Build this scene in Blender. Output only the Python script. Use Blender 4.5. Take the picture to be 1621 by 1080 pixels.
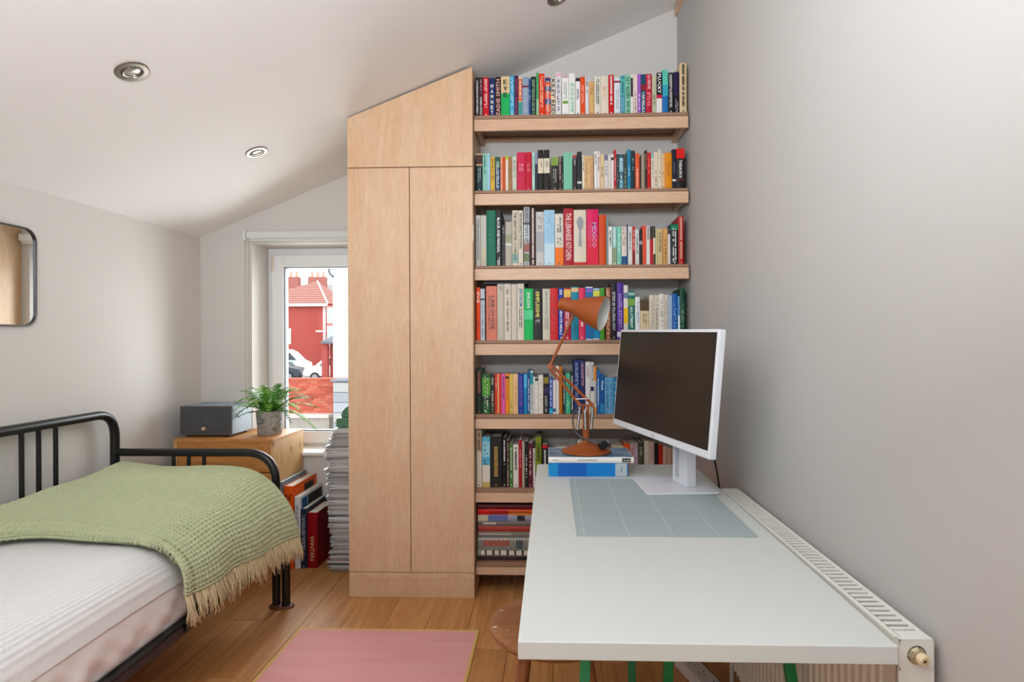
import bpy, bmesh, math, random
from mathutils import Vector, Matrix, Euler
random.seed(7)
for o in list(bpy.data.objects): bpy.data.objects.remove(o, do_unlink=True)
SC = bpy.context.scene
COL = SC.collection

# ------------------------------------------------------------------ camera
F, CX, CY, W, H = 950.0, 839.0, 537.0, 1621.0, 1080.0
PSI = math.atan(33 / 950.0); ROLL = 0.0044; HC = 1.29
cam = bpy.data.cameras.new('camera'); camo = bpy.data.objects.new('camera', cam); COL.objects.link(camo)
cam.sensor_fit = 'HORIZONTAL'; cam.sensor_width = 36; cam.lens = F / W * 36
cam.shift_x = (W / 2 - CX) / W; cam.shift_y = (CY - H / 2) / W
cam.clip_start = 0.02; cam.clip_end = 500
camo.matrix_world = Matrix.Translation((0, 0, HC)) @ Matrix.Rotation(PSI, 4, 'Z') @ Matrix.Rotation(math.pi / 2, 4, 'X') @ Matrix.Rotation(-ROLL, 4, 'Z')
SC.camera = camo
# ------------------------------------------------------------------ light
vs = SC.view_settings
vs.view_transform = 'Standard'; vs.look = 'None'; vs.gamma = 1; vs.use_curve_mapping = False; vs.exposure = 0.0
world = bpy.data.worlds.new('overcast_sky'); SC.world = world; world.use_nodes = True
bg = world.node_tree.nodes['Background']; bg.inputs[0].default_value = (0.93, 0.96, 1.0, 1); bg.inputs[1].default_value = 2.4
def area(name, loc, rot, sx, sy, power, col):
    l = bpy.data.lights.new(name, 'AREA'); l.shape = 'RECTANGLE'; l.size = sx; l.size_y = sy; l.energy = power; l.color = col
    o = bpy.data.objects.new(name, l); COL.objects.link(o); o.location = loc; o.rotation_euler = rot; return o
# daylight: the overcast sky enters by window_1 (far), added_window_2 (put in behind the camera) and added_window_3 (rooflight put in out of view);
# an area light stands in the far window, and an unseen photographer's light added behind the camera is bounced off the ceiling
area('daylight_window_far', (-1.46, 4.02, 1.25), (math.radians(-90), 0, 0), 0.78, 1.2, 28, (0.92, 0.965, 1.0))
area('ceiling_bounce_light', (-0.5, -0.2, 1.9), (math.radians(150), 0, 0), 0.9, 0.6, 84, (0.88, 0.945, 1.0))

# ------------------------------------------------------------------ projection helper (pixel of the photo -> point on a real plane)
cp_, sp_ = math.cos(PSI), math.sin(PSI)
def at(u, v, X=None, Y=None, Z=None):
    a = (u - CX) / F; b = (CY - v) / F; c, s = math.cos(ROLL), math.sin(ROLL)
    x = a * c + b * s; y = -a * s + b * c
    d = Vector((x * cp_ - sp_, x * sp_ + cp_, y))
    k = X / d.x if X is not None else (Y / d.y if Y is not None else (Z - HC) / d.z)
    return Vector((d.x * k, d.y * k, d.z * k + HC))

# ------------------------------------------------------------------ materials
def lin(h):
    h = h.lstrip('#'); r = []
    for i in (0, 2, 4):
        c = int(h[i:i + 2], 16) / 255; r.append(c / 12.92 if c <= 0.04045 else ((c + 0.055) / 1.055) ** 2.4)
    return (r[0], r[1], r[2], 1)
MATS = {}
def newmat(name):
    m = bpy.data.materials.new(name); m.use_nodes = True
    nt = m.node_tree; return m, nt, nt.nodes['Principled BSDF']
def N(nt, t, **k):
    n = nt.nodes.new(t)
    for a, b in k.items(): setattr(n, a, b)
    return n
def L(nt, a, b): nt.links.new(a, b)
def coords(nt, scale=(1, 1, 1), kind='Object', rot=(0, 0, 0)):
    tc = N(nt, 'ShaderNodeTexCoord'); mp = N(nt, 'ShaderNodeMapping')
    mp.inputs['Scale'].default_value = scale; mp.inputs['Rotation'].default_value = rot
    L(nt, tc.outputs[kind], mp.inputs[0]); return mp.outputs[0]
def plain(hexc, rough=0.5, metal=0.0, var=0.06, nscale=30, bump=0.0, spec=0.5, sheen=0):
    key = (hexc, rough, metal, var, nscale, bump, spec, sheen)
    if key in MATS: return MATS[key]
    m, nt, p = newmat('paint_' + hexc.lstrip('#'))
    p.inputs['Roughness'].default_value = rough; p.inputs['Metallic'].default_value = metal
    p.inputs['Specular IOR Level'].default_value = spec
    c = lin(hexc)
    n = N(nt, 'ShaderNodeTexNoise'); n.inputs['Scale'].default_value = nscale; n.inputs['Detail'].default_value = 3
    L(nt, coords(nt), n.inputs['Vector'])
    mx = N(nt, 'ShaderNodeMix', data_type='RGBA')
    mx.inputs[6].default_value = [x * (1 - var) for x in c[:3]] + [1]; mx.inputs[7].default_value = [min(1, x * (1 + var)) for x in c[:3]] + [1]
    L(nt, n.outputs['Fac'], mx.inputs[0]); L(nt, mx.outputs[2], p.inputs['Base Color'])
    if bump:
        b = N(nt, 'ShaderNodeBump'); b.inputs['Strength'].default_value = bump; b.inputs['Distance'].default_value = 0.002
        L(nt, n.outputs['Fac'], b.inputs['Height']); L(nt, b.outputs[0], p.inputs['Normal'])
    MATS[key] = m; return m
def wood(name, c0, c1, stretch=(14, 14, 1.2), rough=0.5, scale=3.0, dist=1.6, fine=True, rand=0.0, knots=None, bump=0.04, stain=None):
    if name in MATS: return MATS[name]
    m, nt, p = newmat(name); p.inputs['Roughness'].default_value = rough
    v = coords(nt, stretch)
    if rand:
        oi = N(nt, 'ShaderNodeObjectInfo'); ad = N(nt, 'ShaderNodeVectorMath', operation='ADD'); ml = N(nt, 'ShaderNodeMath', operation='MULTIPLY')
        ml.inputs[1].default_value = 37.0; L(nt, oi.outputs['Random'], ml.inputs[0]); L(nt, v, ad.inputs[0]); L(nt, ml.outputs[0], ad.inputs[1]); v = ad.outputs[0]
    n = N(nt, 'ShaderNodeTexNoise'); n.inputs['Scale'].default_value = scale; n.inputs['Detail'].default_value = 6; n.inputs['Roughness'].default_value = 0.6; n.inputs['Distortion'].default_value = dist
    L(nt, v, n.inputs['Vector'])
    cr = N(nt, 'ShaderNodeValToRGB'); cr.color_ramp.elements[0].position = 0.3; cr.color_ramp.elements[1].position = 0.72
    cr.color_ramp.elements[0].color = lin(c0); cr.color_ramp.elements[1].color = lin(c1)
    L(nt, n.outputs['Fac'], cr.inputs[0]); out = cr.outputs[0]
    if fine:
        n2 = N(nt, 'ShaderNodeTexNoise'); n2.inputs['Scale'].default_value = scale * 9; n2.inputs['Detail'].default_value = 2; L(nt, v, n2.inputs['Vector'])
        mx = N(nt, 'ShaderNodeMix', data_type='RGBA', blend_type='MULTIPLY'); mx.inputs[0].default_value = 0.25
        L(nt, out, mx.inputs[6]); L(nt, n2.outputs['Fac'], mx.inputs[7]); out = mx.outputs[2]
        b = N(nt, 'ShaderNodeBump'); b.inputs['Strength'].default_value = bump; b.inputs['Distance'].default_value = 0.001
        L(nt, n2.outputs['Fac'], b.inputs['Height']); L(nt, b.outputs[0], p.inputs['Normal'])
    if rand:
        hs = N(nt, 'ShaderNodeHueSaturation'); mr = N(nt, 'ShaderNodeMapRange'); mr.inputs[3].default_value = 1 - rand; mr.inputs[4].default_value = 1 + rand
        L(nt, oi.outputs['Random'], mr.inputs[0]); L(nt, mr.outputs[0], hs.inputs['Value']); L(nt, out, hs.inputs['Color']); out = hs.outputs[0]
    if knots:
        vo = N(nt, 'ShaderNodeTexVoronoi'); vo.inputs['Scale'].default_value = knots[0]; L(nt, coords(nt, knots[1]), vo.inputs['Vector'])
        r2 = N(nt, 'ShaderNodeValToRGB'); r2.color_ramp.elements[0].position = 0.02; r2.color_ramp.elements[1].position = 0.13
        r2.color_ramp.elements[0].color = lin(knots[2]); r2.color_ramp.elements[1].color = (1, 1, 1, 1); L(nt, vo.outputs['Distance'], r2.inputs[0])
        mx = N(nt, 'ShaderNodeMix', data_type='RGBA', blend_type='MULTIPLY'); mx.inputs[0].default_value = 0.75
        L(nt, out, mx.inputs[6]); L(nt, r2.outputs[0], mx.inputs[7]); out = mx.outputs[2]
    if stain:   # a real dried water mark with its own wavy edge, low on the plinth
        sx = N(nt, 'ShaderNodeSeparateXYZ'); L(nt, coords(nt), sx.inputs[0])
        n3 = N(nt, 'ShaderNodeTexNoise'); n3.inputs['Scale'].default_value = 5; n3.inputs['Detail'].default_value = 5; L(nt, coords(nt, (1, 0, 0)), n3.inputs['Vector'])
        ma = N(nt, 'ShaderNodeMath', operation='MULTIPLY_ADD'); ma.inputs[1].default_value = -0.16; L(nt, n3.outputs['Fac'], ma.inputs[0]); L(nt, sx.outputs['Z'], ma.inputs[2])
        r3 = N(nt, 'ShaderNodeValToRGB'); e = r3.color_ramp.elements
        e[0].position = 0.0; e[0].color = (0.86, 0.8, 0.74, 1); e[1].position = 0.012; e[1].color = (0.72, 0.58, 0.45, 1)
        e2 = e.new(0.018); e2.color = (1, 1, 1, 1)
        L(nt, ma.outputs[0], r3.inputs[0])
        mx = N(nt, 'ShaderNodeMix', data_type='RGBA', blend_type='MULTIPLY'); mx.inputs[0].default_value = 0.4
        L(nt, out, mx.inputs[6]); L(nt, r3.outputs[0], mx.inputs[7]); out = mx.outputs[2]
    L(nt, out, p.inputs['Base Color']); MATS[name] = m; return m
def stripes(name, c0, c1, axis, freq, rough=0.6, bump=0.0, dist=0.0, band='sine'):
    if name in MATS: return MATS[name]
    m, nt, p = newmat(name); p.inputs['Roughness'].default_value = rough
    w = N(nt, 'ShaderNodeTexWave', bands_direction=axis); w.inputs['Scale'].default_value = freq; w.inputs['Distortion'].default_value = dist; w.inputs['Detail'].default_value = 2
    L(nt, coords(nt), w.inputs['Vector'])
    cr = N(nt, 'ShaderNodeValToRGB'); cr.color_ramp.elements[0].color = lin(c0); cr.color_ramp.elements[1].color = lin(c1)
    L(nt, w.outputs['Color'], cr.inputs[0]); L(nt, cr.outputs[0], p.inputs['Base Color'])
    if bump:
        b = N(nt, 'ShaderNodeBump'); b.inputs['Strength'].default_value = bump; b.inputs['Distance'].default_value = 0.003
        L(nt, w.outputs['Fac'], b.inputs['Height']); L(nt, b.outputs[0], p.inputs['Normal'])
    MATS[name] = m; return m
def glassmat():
    if 'glass' in MATS: return MATS['glass']
    m, nt, p = newmat('window_glass'); nt.nodes.remove(p)
    out = [n for n in nt.nodes if n.type == 'OUTPUT_MATERIAL'][0]
    t = N(nt, 'ShaderNodeBsdfTransparent'); t.inputs[0].default_value = (0.97, 0.98, 0.98, 1)
    g = N(nt, 'ShaderNodeBsdfGlossy'); g.inputs['Roughness'].default_value = 0.02
    fr = N(nt, 'ShaderNodeFresnel'); fr.inputs[0].default_value = 1.25
    mx = N(nt, 'ShaderNodeMixShader'); L(nt, fr.outputs[0], mx.inputs[0]); L(nt, t.outputs[0], mx.inputs[1]); L(nt, g.outputs[0], mx.inputs[2]); L(nt, mx.outputs[0], out.inputs[0])
    MATS['glass'] = m; return m
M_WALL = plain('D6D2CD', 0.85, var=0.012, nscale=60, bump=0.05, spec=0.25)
M_WALL_SHADE = plain('C0BDB9', 0.8, var=0.02, nscale=4, bump=0.04, spec=0.25)  # same wall paint, darkened so the colour carries the right wall's shade
M_CEIL = plain('F2F0EE', 0.85, var=0.012, nscale=6, bump=0.03, spec=0.25)
M_PLY = wood('birch_ply', 'E2B68E', 'EAC8A4', (5, 5, 0.9), 0.45, 2.2, 1.8)
M_PLYH = wood('birch_ply_lip', 'DEB18E', 'E8C5A5', (1.2, 6, 8), 0.45, 2.4, 1.2)
M_PLYT = wood('birch_ply_stained', 'E2B68E', 'EAC8A4', (5, 5, 0.9), 0.45, 2.2, 1.8, stain=True)
M_EDGE = stripes('ply_edge', '7A5844', 'B48E72', 'Z', 50, 0.6, 0.1, 0.6)
M_WHITE = plain('EDEDEA', 0.35, var=0.01)
M_UPVC = plain('ECEDEE', 0.3, var=0.01)
M_BLACK = plain('0C0D0E', 0.32, var=0.1)
M_CREAM = plain('D8CFC0', 0.8, var=0.08, nscale=200)

# ------------------------------------------------------------------ mesh helpers
class MB:
    def __init__(s): s.v = []; s.f = []
    def add(s, vs, fs):
        b = len(s.v); s.v += [tuple(x) for x in vs]; s.f += [tuple(i + b for i in f) for f in fs]; return s
    def box(s, x0, x1, y0, y1, z0, z1, M=None):
        vs = [Vector((x, y, z)) for z in (z0, z1) for y in (y0, y1) for x in (x0, x1)]
        if M is not None: vs = [M @ p for p in vs]
        return s.add(vs, [(0, 2, 3, 1), (4, 5, 7, 6), (0, 1, 5, 4), (2, 6, 7, 3), (0, 4, 6, 2), (1, 3, 7, 5)])
    def prism(s, poly, fn, d0, d1):
        n = len(poly); vs = [fn(a, b, d0) for a, b in poly] + [fn(a, b, d1) for a, b in poly]
        fs = [tuple(range(n))[::-1], tuple(range(n, 2 * n))] + [(i, (i + 1) % n, n + (i + 1) % n, n + i) for i in range(n)]
        return s.add(vs, fs)
    def tube(s, path, r, seg=10, cap=True, closed=False):
        path = [Vector(p) for p in path]; n = len(path); rr = r if isinstance(r, (list, tuple)) else [r] * n
        up = None; rings = []
        for i, p in enumerate(path):
            if closed: t = path[(i + 1) % n] - path[i - 1]
            else: t = path[min(i + 1, n - 1)] - path[max(i - 1, 0)]
            t.normalize()
            if up is None: up = Vector((0, 0, 1)) if abs(t.z) < 0.9 else Vector((1, 0, 0))
            a = up - t * up.dot(t)
            if a.length < 1e-4: a = t.orthogonal()
            a.normalize(); b = t.cross(a); up = a
            rings.append([p + (a * math.cos(2 * math.pi * k / seg) + b * math.sin(2 * math.pi * k / seg)) * rr[i] for k in range(seg)])
        vs = [q for rg in rings for q in rg]; fs = []
        for i in range(n if closed else n - 1):
            j = (i + 1) % n
            fs += [(i * seg + k, i * seg + (k + 1) % seg, j * seg + (k + 1) % seg, j * seg + k) for k in range(seg)]
        if cap and not closed: fs += [tuple(range(seg))[::-1], tuple((n - 1) * seg + k for k in range(seg))]
        return s.add(vs, fs)
    def lathe(s, prof, seg=32, M=None):   # prof: (radius, z); axis = local z
        M = M or Matrix.Identity(4); vs = []; fs = []
        for r, z in prof: vs += [M @ Vector((max(r, 1e-5) * math.cos(2 * math.pi * k / seg), max(r, 1e-5) * math.sin(2 * math.pi * k / seg), z)) for k in range(seg)]
        for i in range(len(prof) - 1): fs += [(i * seg + k, i * seg + (k + 1) % seg, (i + 1) * seg + (k + 1) % seg, (i + 1) * seg + k) for k in range(seg)]
        return s.add(vs, fs)
    def mesh(s, name):
        m = bpy.data.meshes.new(name); m.from_pydata(s.v, [], s.f); m.update(); return m
    def build(s, name, mat, parent=None, smooth=False, bevel=0, bseg=2):
        me = s.mesh(name); bm = bmesh.new(); bm.from_mesh(me)
        bmesh.ops.recalc_face_normals(bm, faces=bm.faces)
        bm.to_mesh(me); bm.free()
        return obj(name, me, mat, parent, smooth, bevel, bseg)
def obj(name, me, mat, parent=None, smooth=False, bevel=0, bseg=2):
    o = bpy.data.objects.new(name, me); COL.objects.link(o)
    if mat is not None and not me.materials: me.materials.append(mat)
    if parent is not None:
        o.parent = parent
        o.matrix_parent_inverse = parent_matrix(parent).inverted()
    if smooth:
        me.polygons.foreach_set('use_smooth', [True] * len(me.polygons))
        if smooth != 'all': me.set_sharp_from_angle(angle=math.radians(40))
    if bevel:
        b = o.modifiers.new('bevel', 'BEVEL'); b.width = bevel; b.segments = bseg; b.limit_method = 'ANGLE'; b.angle_limit = math.radians(50)
    return o
def parent_matrix(o):
    m = o.matrix_basis.copy()
    return parent_matrix(o.parent) @ o.matrix_parent_inverse @ m if o.parent else m
def tag(o, label, cat, group=None, kind=None):
    if label: o['label'] = label
    if cat: o['category'] = cat
    if group: o['group'] = group
    if kind: o['kind'] = kind
    return o
def thing(name, label, cat, loc=(0, 0, 0), group=None):
    o = bpy.data.objects.new(name, None); COL.objects.link(o); o.location = loc; o.empty_display_size = 0.05
    return tag(o, label, cat, group)
def struct(o, label=None, cat=None):
    o['kind'] = 'structure'
    return tag(o, label, cat)
def rpath(pts, r, n=6):
    pts = [Vector(p) for p in pts]; out = [pts[0]]
    for i in range(1, len(pts) - 1):
        a, b, c = pts[i - 1], pts[i], pts[i + 1]
        d1 = (a - b).normalized(); d2 = (c - b).normalized(); rr = min(r, (a - b).length * 0.49, (c - b).length * 0.49)
        p0 = b + d1 * rr; p2 = b + d2 * rr
        for k in range(n + 1):
            t = k / n; out.append(p0 * (1 - t) ** 2 + b * 2 * t * (1 - t) + p2 * t * t)
    out.append(pts[-1]); return out
def rrect(w, h, r, n=5):
    out = []
    for cx, cy, a0 in ((w / 2 - r, h / 2 - r, 0), (-w / 2 + r, h / 2 - r, 90), (-w / 2 + r, -h / 2 + r, 180), (w / 2 - r, -h / 2 + r, 270)):
        for k in range(n + 1):
            a = math.radians(a0 + 90 * k / n); out.append((cx + r * math.cos(a), cy + r * math.sin(a)))
    return out

# ------------------------------------------------------------------ lettering: every string made once, up front
TEXTS = ['CONVERSATIONS WITH FRIENDS', 'NORMAL PEOPLE', 'ZADIE SMITH', 'KILEY REID', 'LILY ALLEN', 'I AM MALALA', 'QUEENIE', 'PLUCKY', 'THESAURUS',
 'BLACK AXE MANGAL', 'THE GREAT DIXTER COOKBOOK', 'THE LEBANESE KITCHEN', 'MEXICO', 'THE COOKBOOK', 'ALI SMITH', 'SPICE', 'LAROUSSE', 'GASTRONOMIQUE',
 'PLENTY MORE', 'JERUSALEM', 'SIMPLISSIME', 'Jamie at home', 'MINUTE MEALS', 'ALLOTMENT', 'Nepal', 'CABIN', 'by Norman Foster', 'TASCHEN', 'WINTERS', '20', 'hp'] + list('HAMNETEvDULS')
TM = {}
_tmp = []
for s_ in dict.fromkeys(TEXTS):
    cu = bpy.data.curves.new('lettering', 'FONT'); cu.body = s_; cu.resolution_u = 1; cu.offset = 0.018; o_ = bpy.data.objects.new('lettering', cu); COL.objects.link(o_); _tmp.append((s_, o_, cu))
bpy.context.view_layer.update()
_dg = bpy.context.evaluated_depsgraph_get()
for s_, o_, cu in _tmp:
    me_ = bpy.data.meshes.new_from_object(o_.evaluated_get(_dg))
    vv = [(v.co.x, v.co.y) for v in me_.vertices]; ff = [tuple(p.vertices) for p in me_.polygons]
    x0, x1 = min(a for a, b in vv), max(a for a, b in vv); y0, y1 = min(b for a, b in vv), max(b for a, b in vv)
    TM[s_] = ([((a - x0) / (x1 - x0) - 0.5, (b - y0) / (y1 - y0) - 0.5) for a, b in vv], ff)
    bpy.data.meshes.remove(me_)
for s_, o_, cu in _tmp: bpy.data.objects.remove(o_); bpy.data.curves.remove(cu)
def letter(mb, s, c, u, v, length, height):
    vv, ff = TM[s]; c = Vector(c); u = Vector(u); v = Vector(v)
    mb.add([c + u * (a * length) + v * (b * height) for a, b in vv], ff); return mb
ORD = ['zeroth', 'first', 'second', 'third', 'fourth', 'fifth', 'sixth', 'seventh', 'eighth', 'ninth', 'tenth', 'eleventh', 'twelfth', 'thirteenth', 'fourteenth', 'fifteenth', 'sixteenth', 'seventeenth', 'eighteenth', 'nineteenth', 'twentieth'] + \
      ['twenty-' + x for x in ('first', 'second', 'third', 'fourth', 'fifth', 'sixth', 'seventh', 'eighth', 'ninth')] + ['thirtieth'] + \
      ['thirty-' + x for x in ('first', 'second', 'third', 'fourth', 'fifth', 'sixth', 'seventh', 'eighth', 'ninth')] + ['fortieth'] + ['forty-' + x for x in ('first', 'second', 'third', 'fourth', 'fifth', 'sixth', 'seventh', 'eighth', 'ninth')] + ['fiftieth']

# ================================================================== the room
XL, XR, YS, YW, YF, YB = -2.189, 0.715, 3.325, 3.68, 2.978, -4.5
def ceil(x): return 1.935 + 0.405 * (x - XL)
# floor: sub-floor with oak planks laid along the room
fl = MB().box(XL - .1, XR + .1, YB - .1, YW + .1, -0.06, -0.0105).build('floor', plain('3A2A1E', 0.8)); struct(fl, 'brown oak plank floor running towards the bookshelves', 'floor')
M_FLOOR = wood('oak_floor', 'BE7C44', 'E2A768', (9, 0.55, 9), 0.42, 2.4, 1.5, rand=0.09, bump=0.05)
pw = 0.19; plank_me = {}
x = -1.137 - 6 * pw; k = 0
while x < XR + 0.05:
    y = YB - (k * 0.47 % 1.3); 
    while y < YW:
        y0, y1 = max(y, YB), min(y + 1.3, YW)
        x0, x1 = max(x, XL), min(x + pw, XR)
        if y1 - y0 > 0.02 and x1 - x0 > 0.01:
            MB().box(x0 + .0006, x1 - .0006, y0 + .0006, y1 - .0006, -0.0105, 0.0).build('plank', M_FLOOR, fl, bevel=0.0012, bseg=1)
        y += 1.3
    x += pw; k += 1
# left wall, right wall, ceiling
struct(MB().box(XL - .12, XL, YB, YW, 0, ceil(XL)).build('wall_left', M_WALL), 'low white wall behind the black bed', 'wall')
def xr(y): return 0.700 + (YS - y) * 0.0112      # the right wall is very slightly out of square
struct(MB().prism([(YB, 0), (YS + .2, 0), (YS + .2, 3.2), (YB, 3.2)], lambda a, b, d: Vector((xr(a) + d, a, min(b, ceil(xr(a) + d) + .01))), 0, .12).build('wall_right', M_WALL_SHADE), 'tall pale wall beside the desk', 'wall')
RX_0, RX_1, RY_0, RY_1 = -1.55, -0.35, 0.05, 1.55     # opening of the unseen rooflight, added to let sky light in
cl = MB()
for x0, x1, y0, y1 in ((XL - .12, XR + .2, RY_1, YW + .3), (XL - .12, XR + .2, YB - .1, RY_0), (XL - .12, RX_0, RY_0, RY_1), (RX_1, XR + .2, RY_0, RY_1)):
    cl.prism([(x0, ceil(x0)), (x1, ceil(x1)), (x1, ceil(x1) + .12), (x0, ceil(x0) + .12)], lambda a, b, d: Vector((a, d, b)), y0, y1)
cl = cl.build('ceiling', M_CEIL)
rl = MB()
for x0, x1, y0, y1 in ((RX_0, RX_1, RY_0, RY_0 + .05), (RX_0, RX_1, RY_1 - .05, RY_1), (RX_0, RX_0 + .05, RY_0 + .05, RY_1 - .05), (RX_1 - .05, RX_1, RY_0 + .05, RY_1 - .05)):
    rl.prism([(x0, ceil(x0) + .03), (x1, ceil(x1) + .03), (x1, ceil(x1) + .14), (x0, ceil(x0) + .14)], lambda a, b, d: Vector((a, d, b)), y0, y1)
struct(rl.build('added_window_3', M_UPVC), 'added out-of-view rooflight with white frame, letting in daylight above the bed', 'window')
struct(cl, 'white sloping ceiling rising to the right', 'ceiling')
# wall behind the shelves: boxed forward of the window wall
struct(MB().prism([(-0.40, 0), (XR, 0), (XR, ceil(XR)), (-0.40, ceil(-0.40))], lambda a, b, d: Vector((a, d, b)), YS, YW + .2).build('wall_shelves', M_WALL), 'white wall behind the bookshelves', 'wall')
# window wall with opening
WX0, WX1, WZ0, WZ1 = -1.862, -1.07, 0.575, 1.895
wb = MB(); fn = lambda a, b, d: Vector((a, d, b))
wb.prism([(XL - .12, 0), (WX0, 0), (WX0, ceil(WX0)), (XL - .12, ceil(XL - .12))], fn, YW, YW + .3)
wb.prism([(WX1, 0), (-0.40, 0), (-0.40, ceil(-0.40)), (WX1, ceil(WX1))], fn, YW, YW + .3)
wb.prism([(WX0, 0), (WX1, 0), (WX1, WZ0), (WX0, WZ0)], fn, YW, YW + .3)
wb.prism([(WX0, WZ1), (WX1, WZ1), (WX1, ceil(WX1)), (WX0, ceil(WX0))], fn, YW, YW + .3)
struct(wb.build('wall_back', M_WALL), 'white end wall around the window', 'wall')
# wall behind the camera with a wide unseen window added to light the room
BX0, BX1, BZ0, BZ1 = -2.05, 0.55, 0.06, 2.1 - 0.17
wb = MB()
wb.prism([(XL - .12, 0), (BX0, 0), (BX0, ceil(BX0)), (XL - .12, ceil(XL - .12))], fn, YB - .15, YB)
wb.prism([(BX1, 0), (XR + .12, 0), (XR + .12, ceil(XR + .12)), (BX1, ceil(BX1))], fn, YB - .15, YB)
wb.prism([(BX0, 0), (BX1, 0), (BX1, BZ0), (BX0, BZ0)], fn, YB - .15, YB)
wb.prism([(BX0, BZ1), (BX1, BZ1), (BX1, ceil(BX1)), (BX0, ceil(BX0))], fn, YB - .15, YB)
struct(wb.build('wall_front', M_WALL), 'white wall on the near side of the room', 'wall')
w2 = MB()
for a, b in ((BX0, BX0 + .06), (-0.78, -0.72), (BX1 - .06, BX1)): w2.box(a, b, YB - .1, YB - .04, BZ0, BZ1)
w2.box(BX0, BX1, YB - .1, YB - .04, BZ0, BZ0 + .06); w2.box(BX0, BX1, YB - .1, YB - .04, BZ1 - .06, BZ1)
struct(w2.build('added_window_2', M_UPVC, bevel=.004), 'added out-of-view wide white window frame letting in daylight on the near side', 'window')
# wooden strip along the top of the right wall
zt = at(1073, 27, Y=YS)[2]
struct(MB().prism([(YB, zt), (YS - .005, zt), (YS - .005, zt + .035), (YB, zt + .035)], lambda a, b, d: Vector((xr(a) - d, a, b)), .0003, .014).build('trim_1', M_PLYH, bevel=.001), 'thin bare wooden strip high on right wall under the ceiling', 'trim')

# ------------------------------------------------------------------ far window
win = bpy.data.objects.new('window_1', None); COL.objects.link(win); win.location = (WX0, YW, WZ0); struct(win, 'white plastic framed window beside the wardrobe', 'window')
FY = 3.90
mb = MB(); mb.box(WX0, WX0 + .04, FY, FY + .07, WZ0, WZ1); mb.box(WX1 - .04, WX1, FY, FY + .07, WZ0, WZ1)
mb.box(WX0 + .04, WX1 - .04, FY, FY + .07, WZ1 - .06, WZ1); mb.box(WX0 + .04, WX1 - .04, FY, FY + .07, WZ0, WZ0 + .05)
mb.build('window_frame', M_UPVC, win, bevel=.004)
sx0, sx1, sz0, sz1 = WX0 + .032, WX1 - .032, WZ0 + .040, WZ1 - .046
gx0, gz0, gz1 = sx0 + .079, sz0 + .080, sz1 - .079; gx1 = sx1 - .079
mb = MB(); mb.box(sx0, gx0, FY - .025, FY + .05, sz0, sz1); mb.box(gx1, sx1, FY - .025, FY + .05, sz0, sz1)
mb.box(gx0, gx1, FY - .025, FY + .05, gz1, sz1); mb.box(gx0, gx1, FY - .025, FY + .05, sz0, gz0)
sash = mb.build('sash', M_UPVC, win, bevel=.006, bseg=3)
gk = MB(); t = .006
for a, b, c, d in ((gx0, gx0 + t, gz0, gz1), (gx1 - t, gx1, gz0, gz1), (gx0 + t, gx1 - t, gz1 - t, gz1), (gx0 + t, gx1 - t, gz0, gz0 + t)): gk.box(a, b, FY - .012, FY + .03, c, d)
gk.build('gasket', plain('5A5F66', 0.5), sash)
MB().box(gx0 + t, gx1 - t, FY + .008, FY + .012, gz0 + t, gz1 - t).build('pane', glassmat(), win)
hg = MB(); hx = WX0 + .04; hg.tube([(hx, FY - .03, 1.845), (hx, FY - .03, 1.745)], .007, 10)
for q in (1.81, 1.78): hg.tube([(hx, FY - .03, q), (hx, FY - .03, q + .003)], .0085, 10)
hg.build('hinge', plain('C9BFAA', 0.35, 0.6), win, smooth=True)
MB().box(WX0 + .001, WX1 - .001, YW - .03, FY, WZ0 + .0005, WZ0 + .022).build('window_sill', M_WHITE, win, bevel=.004)
# roller blind
bl = thing('roller_blind', 'rolled up pale grey roller blind over the window', 'blind', (-1.45, YW, 1.915))
M_BLIND = plain('D9DBD8', 0.6, var=.02)
mb = MB(); mb.box(-1.875, -1.04, YW - .055, YW, 1.915, 1.963); mb.build('cassette', M_BLIND, bl, bevel=.012, bseg=4)
MB().tube([(-1.86, YW - .028, 1.912), (-1.05, YW - .028, 1.912)], .012, 12).build('roller_tube', M_BLIND, bl, smooth=True)
MB().box(-1.888, -1.8755, YW - .06, YW, 1.905, 1.968).build('end_cap', plain('E4E4E2', .4), bl, bevel=.004)
ch = MB(); zz = 1.905
while zz > 0.86:
    for dx in (-1.878, -1.855): ch.lathe([(0, -.0028), (.0026, -.0012), (.0026, .0012), (0, .0028)], 6, Matrix.Translation((dx, YW - .05, zz)))
    zz -= .0085
ch.tube([(-1.878, YW - .05, 1.91), (-1.878, YW - .05, .86), (-1.8665, YW - .05, .845), (-1.855, YW - .05, .86), (-1.855, YW - .05, 1.91)], .0009, 5)
ch.build('bead_chain', plain('A8967E', .4), bl, smooth=True)
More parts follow.
